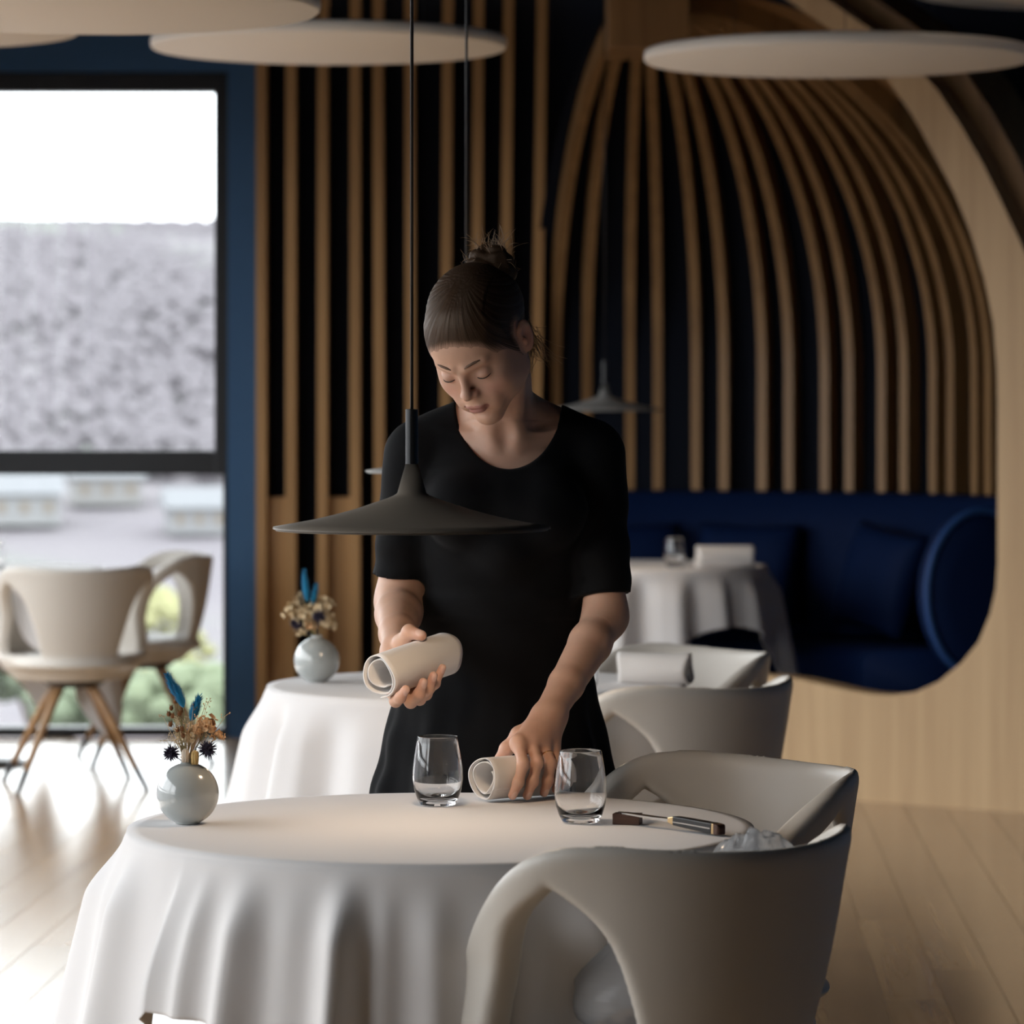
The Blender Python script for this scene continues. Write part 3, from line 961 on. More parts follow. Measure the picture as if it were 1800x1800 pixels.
# ------------------------------------------------------------------ pendant lamps
def pendant(px, py, d, r, label, mat, warm=True):
    c = at(px, py, d)
    o = empty('pendant_lamp', c); tag(o, label, 'lamp', 'pendant lamps over the tables')
    k = r/.211
    prof = [(.211,.0), (.2105,.003), (.18,.008), (.15,.0135), (.12,.0205), (.09,.0285), (.070,.0350), (.052,.0412), (.038,.0458), (.028,.0500), (.0200,.0552), (.0145,.0620), (.0112,.0710), (.0100,.0820), (.0097,.098)]
    prof = [(a*k, b*k) for a, b in prof]
    inner = [(a-.004*k if a > .02*k else a*.5, b-.0025*k) for a, b in prof[::-1] if b < .055*k]
    MB().lathe(prof + inner, 96).build('shade', mat, o, smooth=True)
    MB().lathe([(0, .098*k), (.0096*k, .098*k), (.0096*k, .181*k), (.0, .182*k)], 24).build('tube', M['black'], o, smooth=False)
    MB().tube([(0, 0, .175*k), (0, 0, CEIL-c.z)], .0027, 8).build('cable', M['black'], o, smooth=True)
    MB().lathe([(0, CEIL-c.z-.03), (.05, CEIL-c.z-.03), (.05, CEIL-c.z), (0, CEIL-c.z)], 32).build('ceiling_rose', M['black'], o)
    MB().lathe([(0, .014*k), (.030*k, .014*k), (.034*k, .021*k), (.030*k, .032*k), (0, .033*k)], 32).build('bulb', M['warm_bulb'], o, smooth=True)
    return o
pendant(724, 929, 5.63, .2115, 'large taupe cone pendant lamp hanging over the nearest table', M['lamp'])
pendant(820, 829, 7.75, .2115, 'pendant lamp half hidden behind the shoulder of the waitress', M['lamp_pale'])
pendant(1063, 721, 13.6, .2115, 'small grey pendant lamp over the booth table', M['lamp_pale'])

# ------------------------------------------------------------------ tumblers
def glass_mesh():
    # stemless tumbler: thick base, belly, narrower lip
    outer = [(0,0), (.026,0), (.0285,.002), (.0335,.012), (.038,.026), (.0402,.042), (.0398,.058), (.0372,.080), (.0338,.100), (.0323,.1092), (.0320,.1100)]
    inner = [(.0317,.1103), (.0313,.1100), (.0311,.1092), (.0327,.100), (.0360,.080), (.0385,.058), (.0388,.042), (.0362,.027), (.030,.0155), (.020,.0105), (.010,.0125), (.005,.015), (0,.0155)]
    me = MB().lathe(outer + inner, 72).mesh('tumbler', M['glass'], smooth=True)
    bm = bmesh.new(); bm.from_mesh(me); bmesh.ops.remove_doubles(bm, verts=bm.verts, dist=1e-6); bmesh.ops.recalc_face_normals(bm, faces=bm.faces); bm.to_mesh(me); bm.free()
    return me
GM = glass_mesh()
def tumbler(x, y, z, label):
    o = obj('tumbler', GM, None, (x, y, z)); return tag(o, label, 'glass', 'stemless drinking glasses')
ZT = .7505
def on_table(px, py, z=.75):
    d = (CAM_Z - z)*F/(py - HORIZON)
    return (px-900)/F*d, d
gx_, gy_ = on_table(769.5, 1416); tumbler(gx_, gy_, ZT, 'empty tumbler in front of the dress, left of the napkin on the table')
gx_, gy_ = on_table(1020.5, 1446); tumbler(gx_, gy_, ZT, 'empty tumbler beside the hand with the ring')
tumbler(.61, 13.86, .7665, 'upright tumbler on the booth table')
tumbler(.15, 8.12, ZT, 'tumbler tucked behind the forearm on the second table')
tumbler(-1.95, 13.95, ZT, 'tumbler on the window table')

# ------------------------------------------------------------------ napkin rolls
def napkin_mesh(L, r, turns=2.6, squash=1.0, seed=0, flap=.02, rag=.004):
    rs = np.random.RandomState(seed)
    n, m = 120, 18
    t = np.linspace(0, 1, n)
    th = 2*PI*turns*(1-t) 
    rr = r - (1-t)*turns*.0048 - .006*smooth01(.55, .0, t)*1.0
    rr = np.maximum(rr, .010)
    # outer end leaves the roll as a short straight flap
    X = rr*np.cos(th-.9); Z = rr*np.sin(th-.9)*squash
    V = []
    ph = rs.uniform(0, 6, 4)
    for j in range(m):
        s = j/(m-1)
        wob = 1 + .018*np.sin(3*th+ph[0]+4*s) + .012*np.sin(5*th+ph[1]-3*s)
        y = (s-.5)*L + rag*np.sin(2.1*th+ph[2])*(2*s-1) + .006*(1-t)*(1 if s > .5 else -1)*abs(2*s-1)*-1
        V.append(np.stack([X*wob, y, Z*wob], 1))
    V = np.concatenate(V)
    J, I = np.meshgrid(np.arange(m-1), np.arange(n-1), indexing='ij')
    a = (J*n+I).ravel()
    Q = np.stack([a, a+n, a+n+1, a+1], 1)
    return np_mesh('napkin', V, Q, M['napkin'])
def napkin(p0, p1, r, label, twist=0.0, **kw):
    p0 = Vector(p0); p1 = Vector(p1)
    o = obj('napkin', napkin_mesh((p1-p0).length, r, **kw))
    y = (p1-p0).normalized(); x = y.cross(Vector((0, 0, 1))).normalized(); z = x.cross(y)
    R = Matrix((x, y, z)).transposed().to_4x4()
    o.matrix_world = Matrix.Translation((p0+p1)/2) @ R @ Matrix.Rotation(twist, 4, 'Y')
    s = o.modifiers.new('thickness', 'SOLIDIFY'); s.thickness = .0022; s.offset = -1
    return tag(o, label, 'napkin', 'rolled white napkins')
napkin((-.216, 5.962, .952), (-.108, 6.092, .981), .035, 'rolled white napkin held in the raised hand', twist=rad(40), seed=2, turns=2.1, squash=.98)
napkin((-.048, 5.948, .7855), (.078, 6.052, .7855), .0345, 'rolled white napkin being set on the table by the lower hand', twist=rad(-30), seed=5, turns=2.2)
a_, b_ = on_table(1092, 1204), on_table(1212, 1200)
napkin((a_[0], a_[1]+.06, .786), (b_[0], b_[1]-.06, .786), .035, 'rolled white napkin on the second table, right of the forearm', twist=rad(20), seed=7)
napkin((.69, 13.82, .807), (.90, 13.86, .807), .041, 'rolled white napkin lying on the booth table', twist=rad(10), seed=9)
# ------------------------------------------------------------------ the waitress
def rot_np(ax, deg):
    return np.array(Matrix.Rotation(rad(deg), 3, ax))
HC = np.array([-.055, 6.18, 1.497])                                   # middle of the head
HR = rot_np('Y', -6) @ rot_np('Z', -28) @ rot_np('X', 40)             # looks down and towards the held napkin
# head frame: columns are her left, backwards, up
def hp(l, f, u): return HC + HR @ np.array([l, -f, u])
def hell(l, f, u, rl, rf, ru, extra=None):
    R = HR if extra is None else HR @ extra
    return ell(hp(l, f, u), (rl, rf, ru), R)
A, C_ = 'add', 'cut'
skin = []
def S(op, prim, k): skin.append((op, prim, k))
# torso, neck, shoulders
S(A, col([(.50,-.02,6.335,.12,.085),(.70,-.02,6.335,.16,.105),(.88,-.02,6.335,.165,.11),(.98,-.018,6.33,.138,.092),(1.05,-.016,6.325,.125,.085),(1.13,-.014,6.315,.135,.092),(1.21,-.012,6.305,.148,.098),(1.28,-.012,6.305,.14,.085),(1.335,-.012,6.31,.10,.058)]), .02)
for s in (-1, 1):
    S(A, cap((-.012+s*.02, 6.318, 1.37), (-.012+s*.142, 6.312, 1.318), .046, .040), .03)
    S(A, ell((-.012+s*.068, 6.225, 1.215), (.062, .045, .058)), .03)
S(A, cap((-.012, 6.312, 1.31), (-.022, 6.262, 1.43), .058, .050), .03)
S(A, cap((-.022, 6.262, 1.43), hp(0, -.03, -.045), .050, .052), .02)
S(A, cap(hp(.045, -.02, -.05), (.006, 6.252, 1.325), .010, .007), .026)       # neck muscles
S(A, cap(hp(-.045, -.02, -.05), (-.030, 6.252, 1.325), .010, .007), .026)
for s in (-1, 1):
    S(A, cap((-.012+s*.018, 6.247, 1.318), (-.012+s*.085, 6.275, 1.338), .0060, .0050), .022)   # collar bones
S(C_, ell((-.012, 6.226, 1.340), (.010, .010, .010)), .02)
# head
S(A, hell(0, -.018, .030, .073, .093, .082), .015)
S(A, hell(0, .030, -.022, .059, .060, .080), .02)
S(A, hell(0, .048, .036, .058, .040, .044), .025)
for s in (-1, 1):
    S(A, cap(hp(s*.047, .004, -.058), hp(s*.012, .070, -.100), .015, .014), .022)
    S(A, cap(hp(s*.052, -.002, -.02), hp(s*.047, .004, -.058), .016, .015), .022)
    S(A, hell(s*.037, .062, -.032, .021, .019, .022), .02)
    S(A, hell(s*.022, .077, -.062, .020, .016, .022), .02)
    S(A, hell(s*.050, .030, -.022, .017, .034, .036), .025)
    S(A, hell(s*.046, .032, -.055, .014, .030, .026), .025)
S(A, hell(0, .080, -.099, .017, .013, .014), .014)
for s in (-1, 1):
    S(A, cap(hp(s*.012, .0875, .015), hp(s*.042, .075, .018), .0065, .0050), .012)
    S(C_, hell(s*.031, .098, -.004, .017, .014, .0095), .010)
    S(A, hell(s*.0315, .0735, -.0055, .0150, .0150, .0120), .004)
    S(C_, cap(hp(s*.018, .0895, .0035), hp(s*.044, .083, .0035), .0012, .0012), .003)
S(A, cap(hp(0, .088, .006), hp(0, .1035, -.026), .0056, .0072), .011)
S(A, hell(0, .1060, -.0300, .0088, .0095, .0082), .007)
for s in (-1, 1):
    S(A, hell(s*.0105, .0970, -.0345, .0066, .0088, .0062), .006)
    S(C_, hell(s*.0058, .1025, -.0400, .0028, .0050, .0026), .002)
S(A, hell(0, .088, -.053, .020, .013, .013), .012)
S(A, hell(-.0065, .0980, -.0595, .0105, .0065, .0048), .004)
S(A, hell(.0065, .0980, -.0595, .0105, .0065, .0048), .004)
for s in (-1, 1):
    S(A, cap(hp(s*.009, .0962, -.0612), hp(s*.0215, .0882, -.0628), .0040, .0018), .004)
S(A, hell(0, .0965, -.0695, .0155, .0068, .0058), .005)
S(C_, cap(hp(-.012, .1025, -.0643), hp(.012, .1025, -.0643), .0016, .0016), .002)
for s in (-1, 1):
    S(C_, cap(hp(s*.012, .1022, -.0643), hp(s*.0225, .0925, -.0640), .0016, .0012), .002)
S(C_, hell(0, .094, -.0815, .014, .006, .0045), .008)
HEAD_OPS = list(skin)
for s in (-1, 1):                                                     # ears
    e = rot_np('Z', -s*22) @ rot_np('X', -12)
    S(A, hell(s*.0785, -.014, -.012, .0050, .0165, .0300, e), .006)
    S(C_, hell(s*.0845, -.011, -.010, .0055, .0098, .0175, e), .004)
    S(A, hell(s*.0800, -.004, -.016, .0040, .0040, .0070, e), .003)
# arms
RS, RE, RW = np.array([-.166, 6.312, 1.302]), np.array([-.194, 6.338, 1.052]), np.array([-.190, 6.098, .988])
LS, LE, LW = np.array([.142, 6.312, 1.302]), np.array([.159, 6.270, 1.030]), np.array([.060, 6.055, .882])
lerp = lambda a, b, t: a + (b-a)*t
for S0, E, W_, q_ in ((RS, RE, RW, 1.0), (LS, LE, LW, .92)):
    S(A, cap(S0, lerp(S0, E, .5), .045, .041), .03)
    S(A, cap(lerp(S0, E, .5), E, .041*q_**.5, .0365*q_), .01)
    S(A, cap(E, lerp(E, W_, .28), .0350*q_, .0385*q_), .03)
    S(A, cap(lerp(E, W_, .28), lerp(E, W_, .7), .0385*q_, .0300*q_**.5), .01)
    S(A, cap(lerp(E, W_, .7), W_, .0300*q_**.5, .0245), .01)
# legs down to the floor
for s in (-1, 1):
    S(A, cap((-.02+s*.075, 6.335, .80), (-.02+s*.070, 6.33, .48), .078, .055), .02)
    S(A, cap((-.02+s*.070, 6.33, .48), (-.02+s*.068, 6.35, .34), .055, .054), .02)
    S(A, cap((-.02+s*.068, 6.35, .34), (-.02+s*.066, 6.36, .07), .054, .033), .02)
    S(A, cap((-.02+s*.066, 6.36, .045), (-.02+s*.075, 6.22, .030), .034, .026), .02)
# ---- lower hand: laid over the rolled napkin, fingers on the camera side
na = np.array([.126, .104, 0]); na /= np.linalg.norm(na); nn_ = np.array([na[1], -na[0], 0]); N0 = np.array([-.048, 5.948, .7855])
def nap(s, n, z): return N0 + na*s + nn_*n + np.array([0, 0, z])
NAILS = []; TIPS = []
def finger(pts, rr, k=.006, nail=None):
    for i in range(len(pts)-1):
        S(A, cap(pts[i], pts[i+1], rr[i], rr[i+1]), k if i else .010)
    for i in range(1, len(pts)-1):
        S(A, ell(pts[i], (rr[i]*1.08,)*3), .004)
    TIPS.append(np.array(pts[-1]))
    if nail is not None:
        d = np.array(pts[-1]) - np.array(pts[-2]); d /= np.linalg.norm(d)
        nv = np.array(nail, float); nv -= d*(nv @ d); nv /= np.linalg.norm(nv)
        NAILS.append((np.array(pts[-1]) + nv*rr[-1]*.80, d, nv, rr[-1]))
left_f = [((.066,.012,.056),(.047,.0465,.026),(.036,.0475,-.002),(.027,.0440,-.0225)),
          ((.092,.012,.060),(.076,.0475,.028),(.066,.0480,-.002),(.058,.0435,-.0250)),
          ((.117,.012,.056),(.105,.0465,.024),(.099,.0470,-.003),(.094,.0430,-.0230)),
          ((.138,.010,.048),(.128,.0440,.018),(.123,.0450,-.004),(.119,.0420,-.0195))]
left_r = [(.0100,.0090,.0082,.0072),(.0102,.0092,.0084,.0074),(.0098,.0088,.0080,.0070),(.0088,.0078,.0070,.0062)]
mcps = [nap(*f[0]) for f in left_f]
for f, r in zip(left_f, left_r):
    finger([nap(*q) for q in f], r, nail=nn_)
for m_, w_ in zip(mcps, (-.020, -.007, .007, .018)):
    S(A, cap(LW + na*w_*.8 + np.array([0, 0, -.004]), m_, .0170, .0125), .016)
S(A, cap(LW + na*.004, (mcps[1]+mcps[2])/2, .022, .016), .014)
for m_ in mcps: S(A, ell(m_ + np.array([0, -.001, .002]), (.0105,)*3), .006)
finger([LW + np.array([-.016, -.006, -.014]), np.array([.012, 6.040, .850]), np.array([-.008, 6.036, .828]), np.array([-.024, 6.030, .806])], (.0165, .0130, .0108, .0088), k=.008)
RING_C = lerp(nap(*left_f[2][0]), nap(*left_f[2][1]), .62); RING_D = nap(*left_f[2][1]) - nap(*left_f[2][0])
# ---- raised hand: palm up under the other napkin, thumb on top
right_f = [[(-.190,6.012,.922),(-.188,5.974,.911),(-.180,5.952,.918),(-.171,5.942,.932)],
           [(-.181,6.030,.920),(-.164,5.990,.908),(-.150,5.972,.922),(-.143,5.964,.942)],
           [(-.172,6.046,.922),(-.150,6.008,.911),(-.136,5.991,.928),(-.127,5.984,.951)],
           [(-.164,6.062,.928),(-.140,6.028,.917),(-.125,6.013,.936),(-.113,6.009,.962)]]
right_r = [(.0100,.0090,.0082,.0072),(.0102,.0092,.0084,.0074),(.0098,.0088,.0080,.0070),(.0088,.0080,.0072,.0064)]
for f, r in zip(right_f, right_r):
    finger(f, r, nail=(.55, -.8, -.25))
for f, w_ in zip(right_f, (-.018, -.006, .006, .018)):
    S(A, cap(RW + np.array([.55, .6, 0])*w_ + np.array([0, -.004, -.010]), f[0], .0165, .0125), .014)
S(A, cap(RW, np.array([-.182, 6.045, .935]), .021, .016), .014)
finger([RW + np.array([.004, -.008, .006]), np.array([-.180, 6.068, 1.000]), np.array([-.168, 6.046, 1.018]), np.array([-.148, 6.030, 1.013])], (.0165, .0130, .0108, .0090), k=.008, nail=(.1, -.8, .55))

def region(lo, hi, h, n=2):
    v = Vol(lo, hi, h).run(skin); V, Q = v.mesh(); return relax(V, Q, n, .45), Q
parts_ = []
boxes = [((-.165, 6.035, 1.262), (.115, 6.395, 1.625), .00165), ((-.255, 5.920, .885), (-.095, 6.400, 1.165), .00165), ((-.045, 5.895, .745), (.225, 6.345, 1.145), .00165)]
for lo, hi, h in boxes: parts_.append(region(lo, hi, h, 2 if hi[2] > 1.5 else 6))
V, Q = region((-.27, 6.0, -.01), (.25, 6.47, 1.42), .0055, 3)
cen = V[Q].mean(1)
keep = np.ones(len(Q), bool)
for lo, hi, h in boxes:
    lo = np.array(lo) + .005; hi = np.array(hi) - .005
    keep &= ~np.all((cen > lo) & (cen < hi), axis=1)
# fine blocks already hold everything that lies in front of y = 6.0
parts_.append((V, Q[keep]))
allV = []; allQ = []; b0 = 0
for V, Q in parts_:
    used = np.unique(Q); mp_ = np.full(len(V), -1); mp_[used] = np.arange(len(used))
    allV.append(V[used]); allQ.append(mp_[Q] + b0); b0 += len(used)
BV = np.concatenate(allV); BQ = np.concatenate(allQ)

def mat_skin():
    m, nt, p = new_mat('skin')
    at_ = nt.nodes.new('ShaderNodeAttribute'); at_.attribute_name = 'tone'
    n = nt.nodes.new('ShaderNodeTexNoise'); n.inputs['Scale'].default_value = 60; n.inputs['Detail'].default_value = 5
    tc = nt.nodes.new('ShaderNodeTexCoord'); nt.links.new(tc.outputs['Object'], n.inputs['Vector'])
    hs = nt.nodes.new('ShaderNodeHueSaturation')
    mr = nt.nodes.new('ShaderNodeMapRange'); mr.inputs['To Min'].default_value = .92; mr.inputs['To Max'].default_value = 1.08
    nt.links.new(n.outputs['Fac'], mr.inputs['Value']); nt.links.new(mr.outputs[0], hs.inputs['Value'])
    nt.links.new(at_.outputs['Color'], hs.inputs['Color']); nt.links.new(hs.outputs['Color'], p.inputs['Base Color'])
    p.inputs['Roughness'].default_value = .48; p.inputs['Specular IOR Level'].default_value = .4
    p.inputs['Subsurface Weight'].default_value = .12
    p.inputs['Subsurface Radius'].default_value = (1.0, .35, .2); p.inputs['Subsurface Scale'].default_value = .006
    n2 = nt.nodes.new('ShaderNodeTexNoise'); n2.inputs['Scale'].default_value = 900; n2.inputs['Detail'].default_value = 2
    nt.links.new(tc.outputs['Object'], n2.inputs['Vector'])
    b = nt.nodes.new('ShaderNodeBump'); b.inputs['Strength'].default_value = .06; b.inputs['Distance'].default_value = .001
    nt.links.new(n2.outputs['Fac'], b.inputs['Height']); nt.links.new(b.outputs['Normal'], p.inputs['Normal'])
    return m
me = np_mesh('person', BV, BQ, mat_skin())
nvert = len(me.vertices)
co = np.zeros(nvert*3, np.float32); me.vertices.foreach_get('co', co); co = co.reshape(-1, 3).astype(float)
tone = np.tile(np.array([.66, .405, .290]), (nvert, 1))
def blend(w, c):
    global tone
    tone = tone*(1-w[:, None]) + np.array(c)*w[:, None]
loc = (co - HC) @ HR; loc[:, 1] *= -1                                  # l, f, u in the head frame
g = lambda l, f, u, a, b_, c: np.exp(-(((loc[:, 0]-l)/a)**2 + ((loc[:, 1]-f)/b_)**2 + ((loc[:, 2]-u)/c)**2))
for s in (-1, 1):
    blend(.55*g(s*.038, .07, -.036, .020, .03, .018), (.60, .26, .20))
    blend(.5*g(s*.079, -.012, -.01, .012, .02, .03), (.62, .27, .21))
    blend(.35*g(s*.031, .088, -.006, .016, .012, .009), (.50, .30, .25))
blend(.35*g(0, .106, -.03, .012, .012, .010), (.60, .28, .22))
lip = smooth01(.0245, .0205, np.abs(loc[:, 0])) * smooth01(.0845, .0900, loc[:, 1])
up = -.0552 - .0035*np.clip(np.abs(loc[:, 0])/.02, 0, 1)**1.5 - .0012*np.exp(-(loc[:, 0]/.003)**2)
lw = -.0755 + .0085*np.clip(np.abs(loc[:, 0])/.0215, 0, 1)**2
lip = lip * smooth01(up+.0012, up-.0006, loc[:, 2]) * smooth01(lw-.0010, lw+.0008, loc[:, 2])
blend(.9*lip, (.45, .195, .165))
for t in TIPS:
    w = np.exp(-(np.linalg.norm(co-t, axis=1)/.020)**2); blend(.35*w, (.60, .28, .22))
hand = np.exp(-(np.linalg.norm(co-(LW+np.array([-.02, -.05, -.06])), axis=1)/.07)**2); blend(.35*hand, (.58, .29, .215))
for c, d, nv, r in NAILS:
    q = co - c; a_ = q @ d; n_ = q @ nv; s_ = np.sqrt(np.maximum((q*q).sum(1) - a_**2 - n_**2, 0))
    w = smooth01(1.15, .95, np.sqrt((a_/.0075)**2 + (s_/(r*.72))**2)) * (np.abs(n_) < .006)
    blend(.85*w, (.74, .50, .42))
ca = me.color_attributes.new('tone', 'FLOAT_COLOR', 'POINT')
ca.data.foreach_set('color', np.concatenate([tone, np.ones((nvert, 1))], 1).astype(np.float32).ravel())
person = obj('person', me)
tag(person, 'person in a black dress, hair in a bun, looking down and laying napkins', 'person')

# ---- dress
cloth_noise = lambda X, Y, Z: .0016*np.sin(38*X+23*Z+1.2)*np.sin(31*Z-18*Y) + .0012*np.sin(71*Z+29*X)*np.sin(44*Y+9*X)
def skirt_wave(a, Z):
    g_ = smooth01(1.02, .60, Z)
    return g_*(.035*np.cos(9*a+.6) + .02*np.cos(15*a+1.9) + .012*np.cos(23*a))
dress = [(A, col([(.46,-.03,6.345,.262,.165),(.73,-.032,6.342,.208,.138),(.905,-.028,6.338,.173,.122),(.99,-.022,6.332,.146,.103),(1.045,-.016,6.325,.136,.094),(1.06,-.016,6.324,.136,.094)], skirt_wave), .0),
         (A, col([(1.03,-.016,6.325,.136,.0945),(1.08,-.016,6.322,.135,.095),(1.14,-.014,6.313,.143,.100),(1.21,-.012,6.305,.156,.105),(1.28,-.012,6.305,.150,.094),(1.338,-.012,6.31,.11,.066)]), .012)]
for s in (-1, 1):
    dress.append((A, cap((-.012+s*.02, 6.318, 1.37), (-.012+s*.142, 6.312, 1.318), .0535, .0470), .03))
    dress.append((A, ell((-.012+s*.068, 6.222, 1.212), (.068, .050, .064)), .035))
dress.append((A, cap((-.012, 6.235, 1.15), (-.012, 6.235, 1.23), .05, .045), .03))
def sleeve(S0, E, t_end, r0, r1):
    d = (E - S0)/np.linalg.norm(E - S0); L = np.linalg.norm(E - S0)
    f0, lo, hi = cap(S0, E, r0, r1)
    def f(X, Y, Z):
        a_ = (X-S0[0])*d[0] + (Y-S0[1])*d[1] + (Z-S0[2])*d[2]
        wr = .0022*np.sin(a_*95 + 30*X) * smooth01(.05, .2, a_)
        return np.maximum(f0(X, Y, Z) - wr, (a_ - t_end*L)*.9)
    return f, lo, hi
dress.append((A, sleeve(RS, RE + (RE-RS)*.15, .715, .053, .0465), .018))
dress.append((A, sleeve(LS, LE + (LE-LS)*.15, .755, .053, .0450), .018))
v = Vol((-.31, 6.12, .47), (.26, 6.52, 1.43), .0036).run(dress)
sl, P = v.sub((-.31, 6.12, .47), (.26, 6.52, 1.43), 0)
v.D += cloth_noise(*P).astype(np.float32)
# neckline: a wide scoop in front, shallower behind
def scoop(X, Y, Z):
    x = (X + .006)/.090; z = (Z - 1.398)/np.where(Y < 6.33, .117, .06)
    k0 = np.sqrt(x*x + z*z); return (k0-1)*.08 + 0*Y
v.run([(C_, (scoop, (-.12, 6.1, 1.25), (.11, 6.5, 1.5)), .004)])
V, Q = v.mesh(); V = relax(V, Q, 2)
def mat_dress():
    m = mat_plain('black_jersey', (.0036, .0037, .0045), .78, .14, sheen=.03, bump=.12, bscale=420)
    return m
dr = obj('dress', np_mesh('dress', V, Q, mat_dress()), person); dr['label'] = 'black half-sleeved dress with scoop neckline'
belt = None

# ---- hair: swept back into a bun
BUN = (.018, -.104, .067)
bn = hp(*BUN)
v = Vol(HC-.15, HC+.15, .0019).run(HEAD_OPS)
def hairline(X, Y, Z):
    x, y, z = X-HC[0], Y-HC[1], Z-HC[2]
    l = x*HR[0, 0]+y*HR[1, 0]+z*HR[2, 0]; f = -(x*HR[0, 1]+y*HR[1, 1]+z*HR[2, 1]); u = x*HR[0, 2]+y*HR[1, 2]+z*HR[2, 2]
    c = .0335 + .008*(np.abs(l)/.06)**2 - .005*np.exp(-((np.abs(l)-.05)/.015)**2) - .016*smooth01(.056, .072, np.abs(l))
    d1 = .81*f - .585*u - c
    # a notch for the ear
    e = np.sqrt(((f+.010)/.020)**2 + ((u+.016)/.034)**2) - 1
    d2 = -e*.02
    d2 = np.where(np.abs(l) > .055, d2, -1.0)
    return np.maximum(d1, d2)
sl, P = v.sub(HC-.15, HC+.15, 0)
d1 = hairline(*P)
x_, y_, z_ = P[0]-bn[0], P[1]-bn[1], P[2]-bn[2]
l_ = x_*HR[0, 0]+y_*HR[1, 0]+z_*HR[2, 0]; f_ = -(x_*HR[0, 1]+y_*HR[1, 1]+z_*HR[2, 1]); u_ = x_*HR[0, 2]+y_*HR[1, 2]+z_*HR[2, 2]
th_ = np.arctan2(l_, f_*.55-u_*.83+1e-6)
rag = .0009*np.sin(th_*37)+.0007*np.sin(th_*71+1)+.0006*np.sin(th_*113+2)
thick = np.where(d1+rag > 0, -.004*smooth01(0, .006, d1+rag), .0100*smooth01(0, .065, -(d1+rag)) + .0003)
thick = thick + smooth01(.02, .06, -d1)*(.0003*np.sin(th_*52) + .0002*np.sin(th_*87+1.0))
v.D -= thick.astype(np.float32)
# hair ends at the nape
v.run([('clip', (lambda X, Y, Z: -(((X-HC[0])*HR[0, 2]+(Y-HC[1])*HR[1, 2]+(Z-HC[2])*HR[2, 2]) + .058 + .35*(-((X-HC[0])*HR[0, 1]+(Y-HC[1])*HR[1, 1]+(Z-HC[2])*HR[2, 1])+.06)), HC-.15, HC+.15), .008)])
V, Q = v.mesh(); V = relax(V, Q, 2, .4)
def mat_hair(fringe=False):
    m, nt, p = new_mat('brown_hair')
    at_ = nt.nodes.new('ShaderNodeAttribute'); at_.attribute_name = 'strand'
    mp = nt.nodes.new('ShaderNodeMapping'); mp.inputs['Scale'].default_value = (130, 5, 5)
    nt.links.new(at_.outputs['Vector'], mp.inputs['Vector'])
    n = nt.nodes.new('ShaderNodeTexNoise'); n.inputs['Scale'].default_value = 1; n.inputs['Detail'].default_value = 4
    nt.links.new(mp.outputs['Vector'], n.inputs['Vector'])
    cr = nt.nodes.new('ShaderNodeValToRGB')
    cr.color_ramp.elements[0].position = .3; cr.color_ramp.elements[0].color = (.026, .0140, .0080, 1)
    cr.color_ramp.elements[1].position = .7; cr.color_ramp.elements[1].color = (.085, .048, .027, 1)
    nt.links.new(n.outputs['Fac'], cr.inputs['Fac'])
    if fringe:       # scalp shows through where the hair starts
        cv = nt.nodes.new('ShaderNodeAttribute'); cv.attribute_name = 'cover'
        mx = nt.nodes.new('ShaderNodeMix'); mx.data_type = 'RGBA'; mx.inputs[6].default_value = (.50, .31, .225, 1)
        mp2 = nt.nodes.new('ShaderNodeMapping'); mp2.inputs['Scale'].default_value = (210, 14, 14); nt.links.new(at_.outputs['Vector'], mp2.inputs['Vector'])
        n3 = nt.nodes.new('ShaderNodeTexNoise'); n3.inputs['Scale'].default_value = 1; n3.inputs['Detail'].default_value = 3; nt.links.new(mp2.outputs['Vector'], n3.inputs['Vector'])
        ma = nt.nodes.new('ShaderNodeMath'); ma.operation = 'MULTIPLY_ADD'; ma.inputs[1].default_value = 1.3; nt.links.new(n3.outputs['Fac'], ma.inputs[0]); nt.links.new(cv.outputs['Fac'], ma.inputs[2])
        mr = nt.nodes.new('ShaderNodeMapRange'); mr.interpolation_type = 'SMOOTHSTEP'; mr.inputs['From Min'].default_value = .55; mr.inputs['From Max'].default_value = 1.25; nt.links.new(ma.outputs[0], mr.inputs['Value'])
        nt.links.new(mr.outputs[0], mx.inputs[0]); nt.links.new(cr.outputs['Color'], mx.inputs[7]); nt.links.new(mx.outputs[2], p.inputs['Base Color'])
    else:
        nt.links.new(cr.outputs['Color'], p.inputs['Base Color'])
    p.inputs['Roughness'].default_value = .45; p.inputs['Specular IOR Level'].default_value = .3
    p.inputs['Specular Tint'].default_value = (1.0, .8, .62, 1)
    p.inputs['Anisotropic'].default_value = .5
    b = nt.nodes.new('ShaderNodeBump'); b.inputs['Strength'].default_value = .6; b.inputs['Distance'].default_value = .001
    nt.links.new(n.outputs['Fac'], b.inputs['Height']); nt.links.new(b.outputs['Normal'], p.inputs['Normal'])
    return m
MH = mat_hair(); MHF = mat_hair(True)
def strand_attr(me_, f):
    c = np.zeros(len(me_.vertices)*3, np.float32); me_.vertices.foreach_get('co', c); c = c.reshape(-1, 3).astype(float)
    a = me_.attributes.new('strand', 'FLOAT_VECTOR', 'POINT'); a.data.foreach_set('vector', f(c).astype(np.float32).ravel())
def swept(c):
    q = (c-bn) @ HR; l, f, u = q[:, 0], -q[:, 1], q[:, 2]
    th = np.arctan2(l, f*.55-u*.83); return np.stack([th, np.linalg.norm(q, axis=1)*2, np.zeros(len(q))], 1)
me = np_mesh('hair', V, Q, MHF); strand_attr(me, swept)
dd = hairline(V[:, 0], V[:, 1], V[:, 2]); thv = swept(V)[:, 0]
cov = np.clip((-dd+.001)/.020, 0, 1)
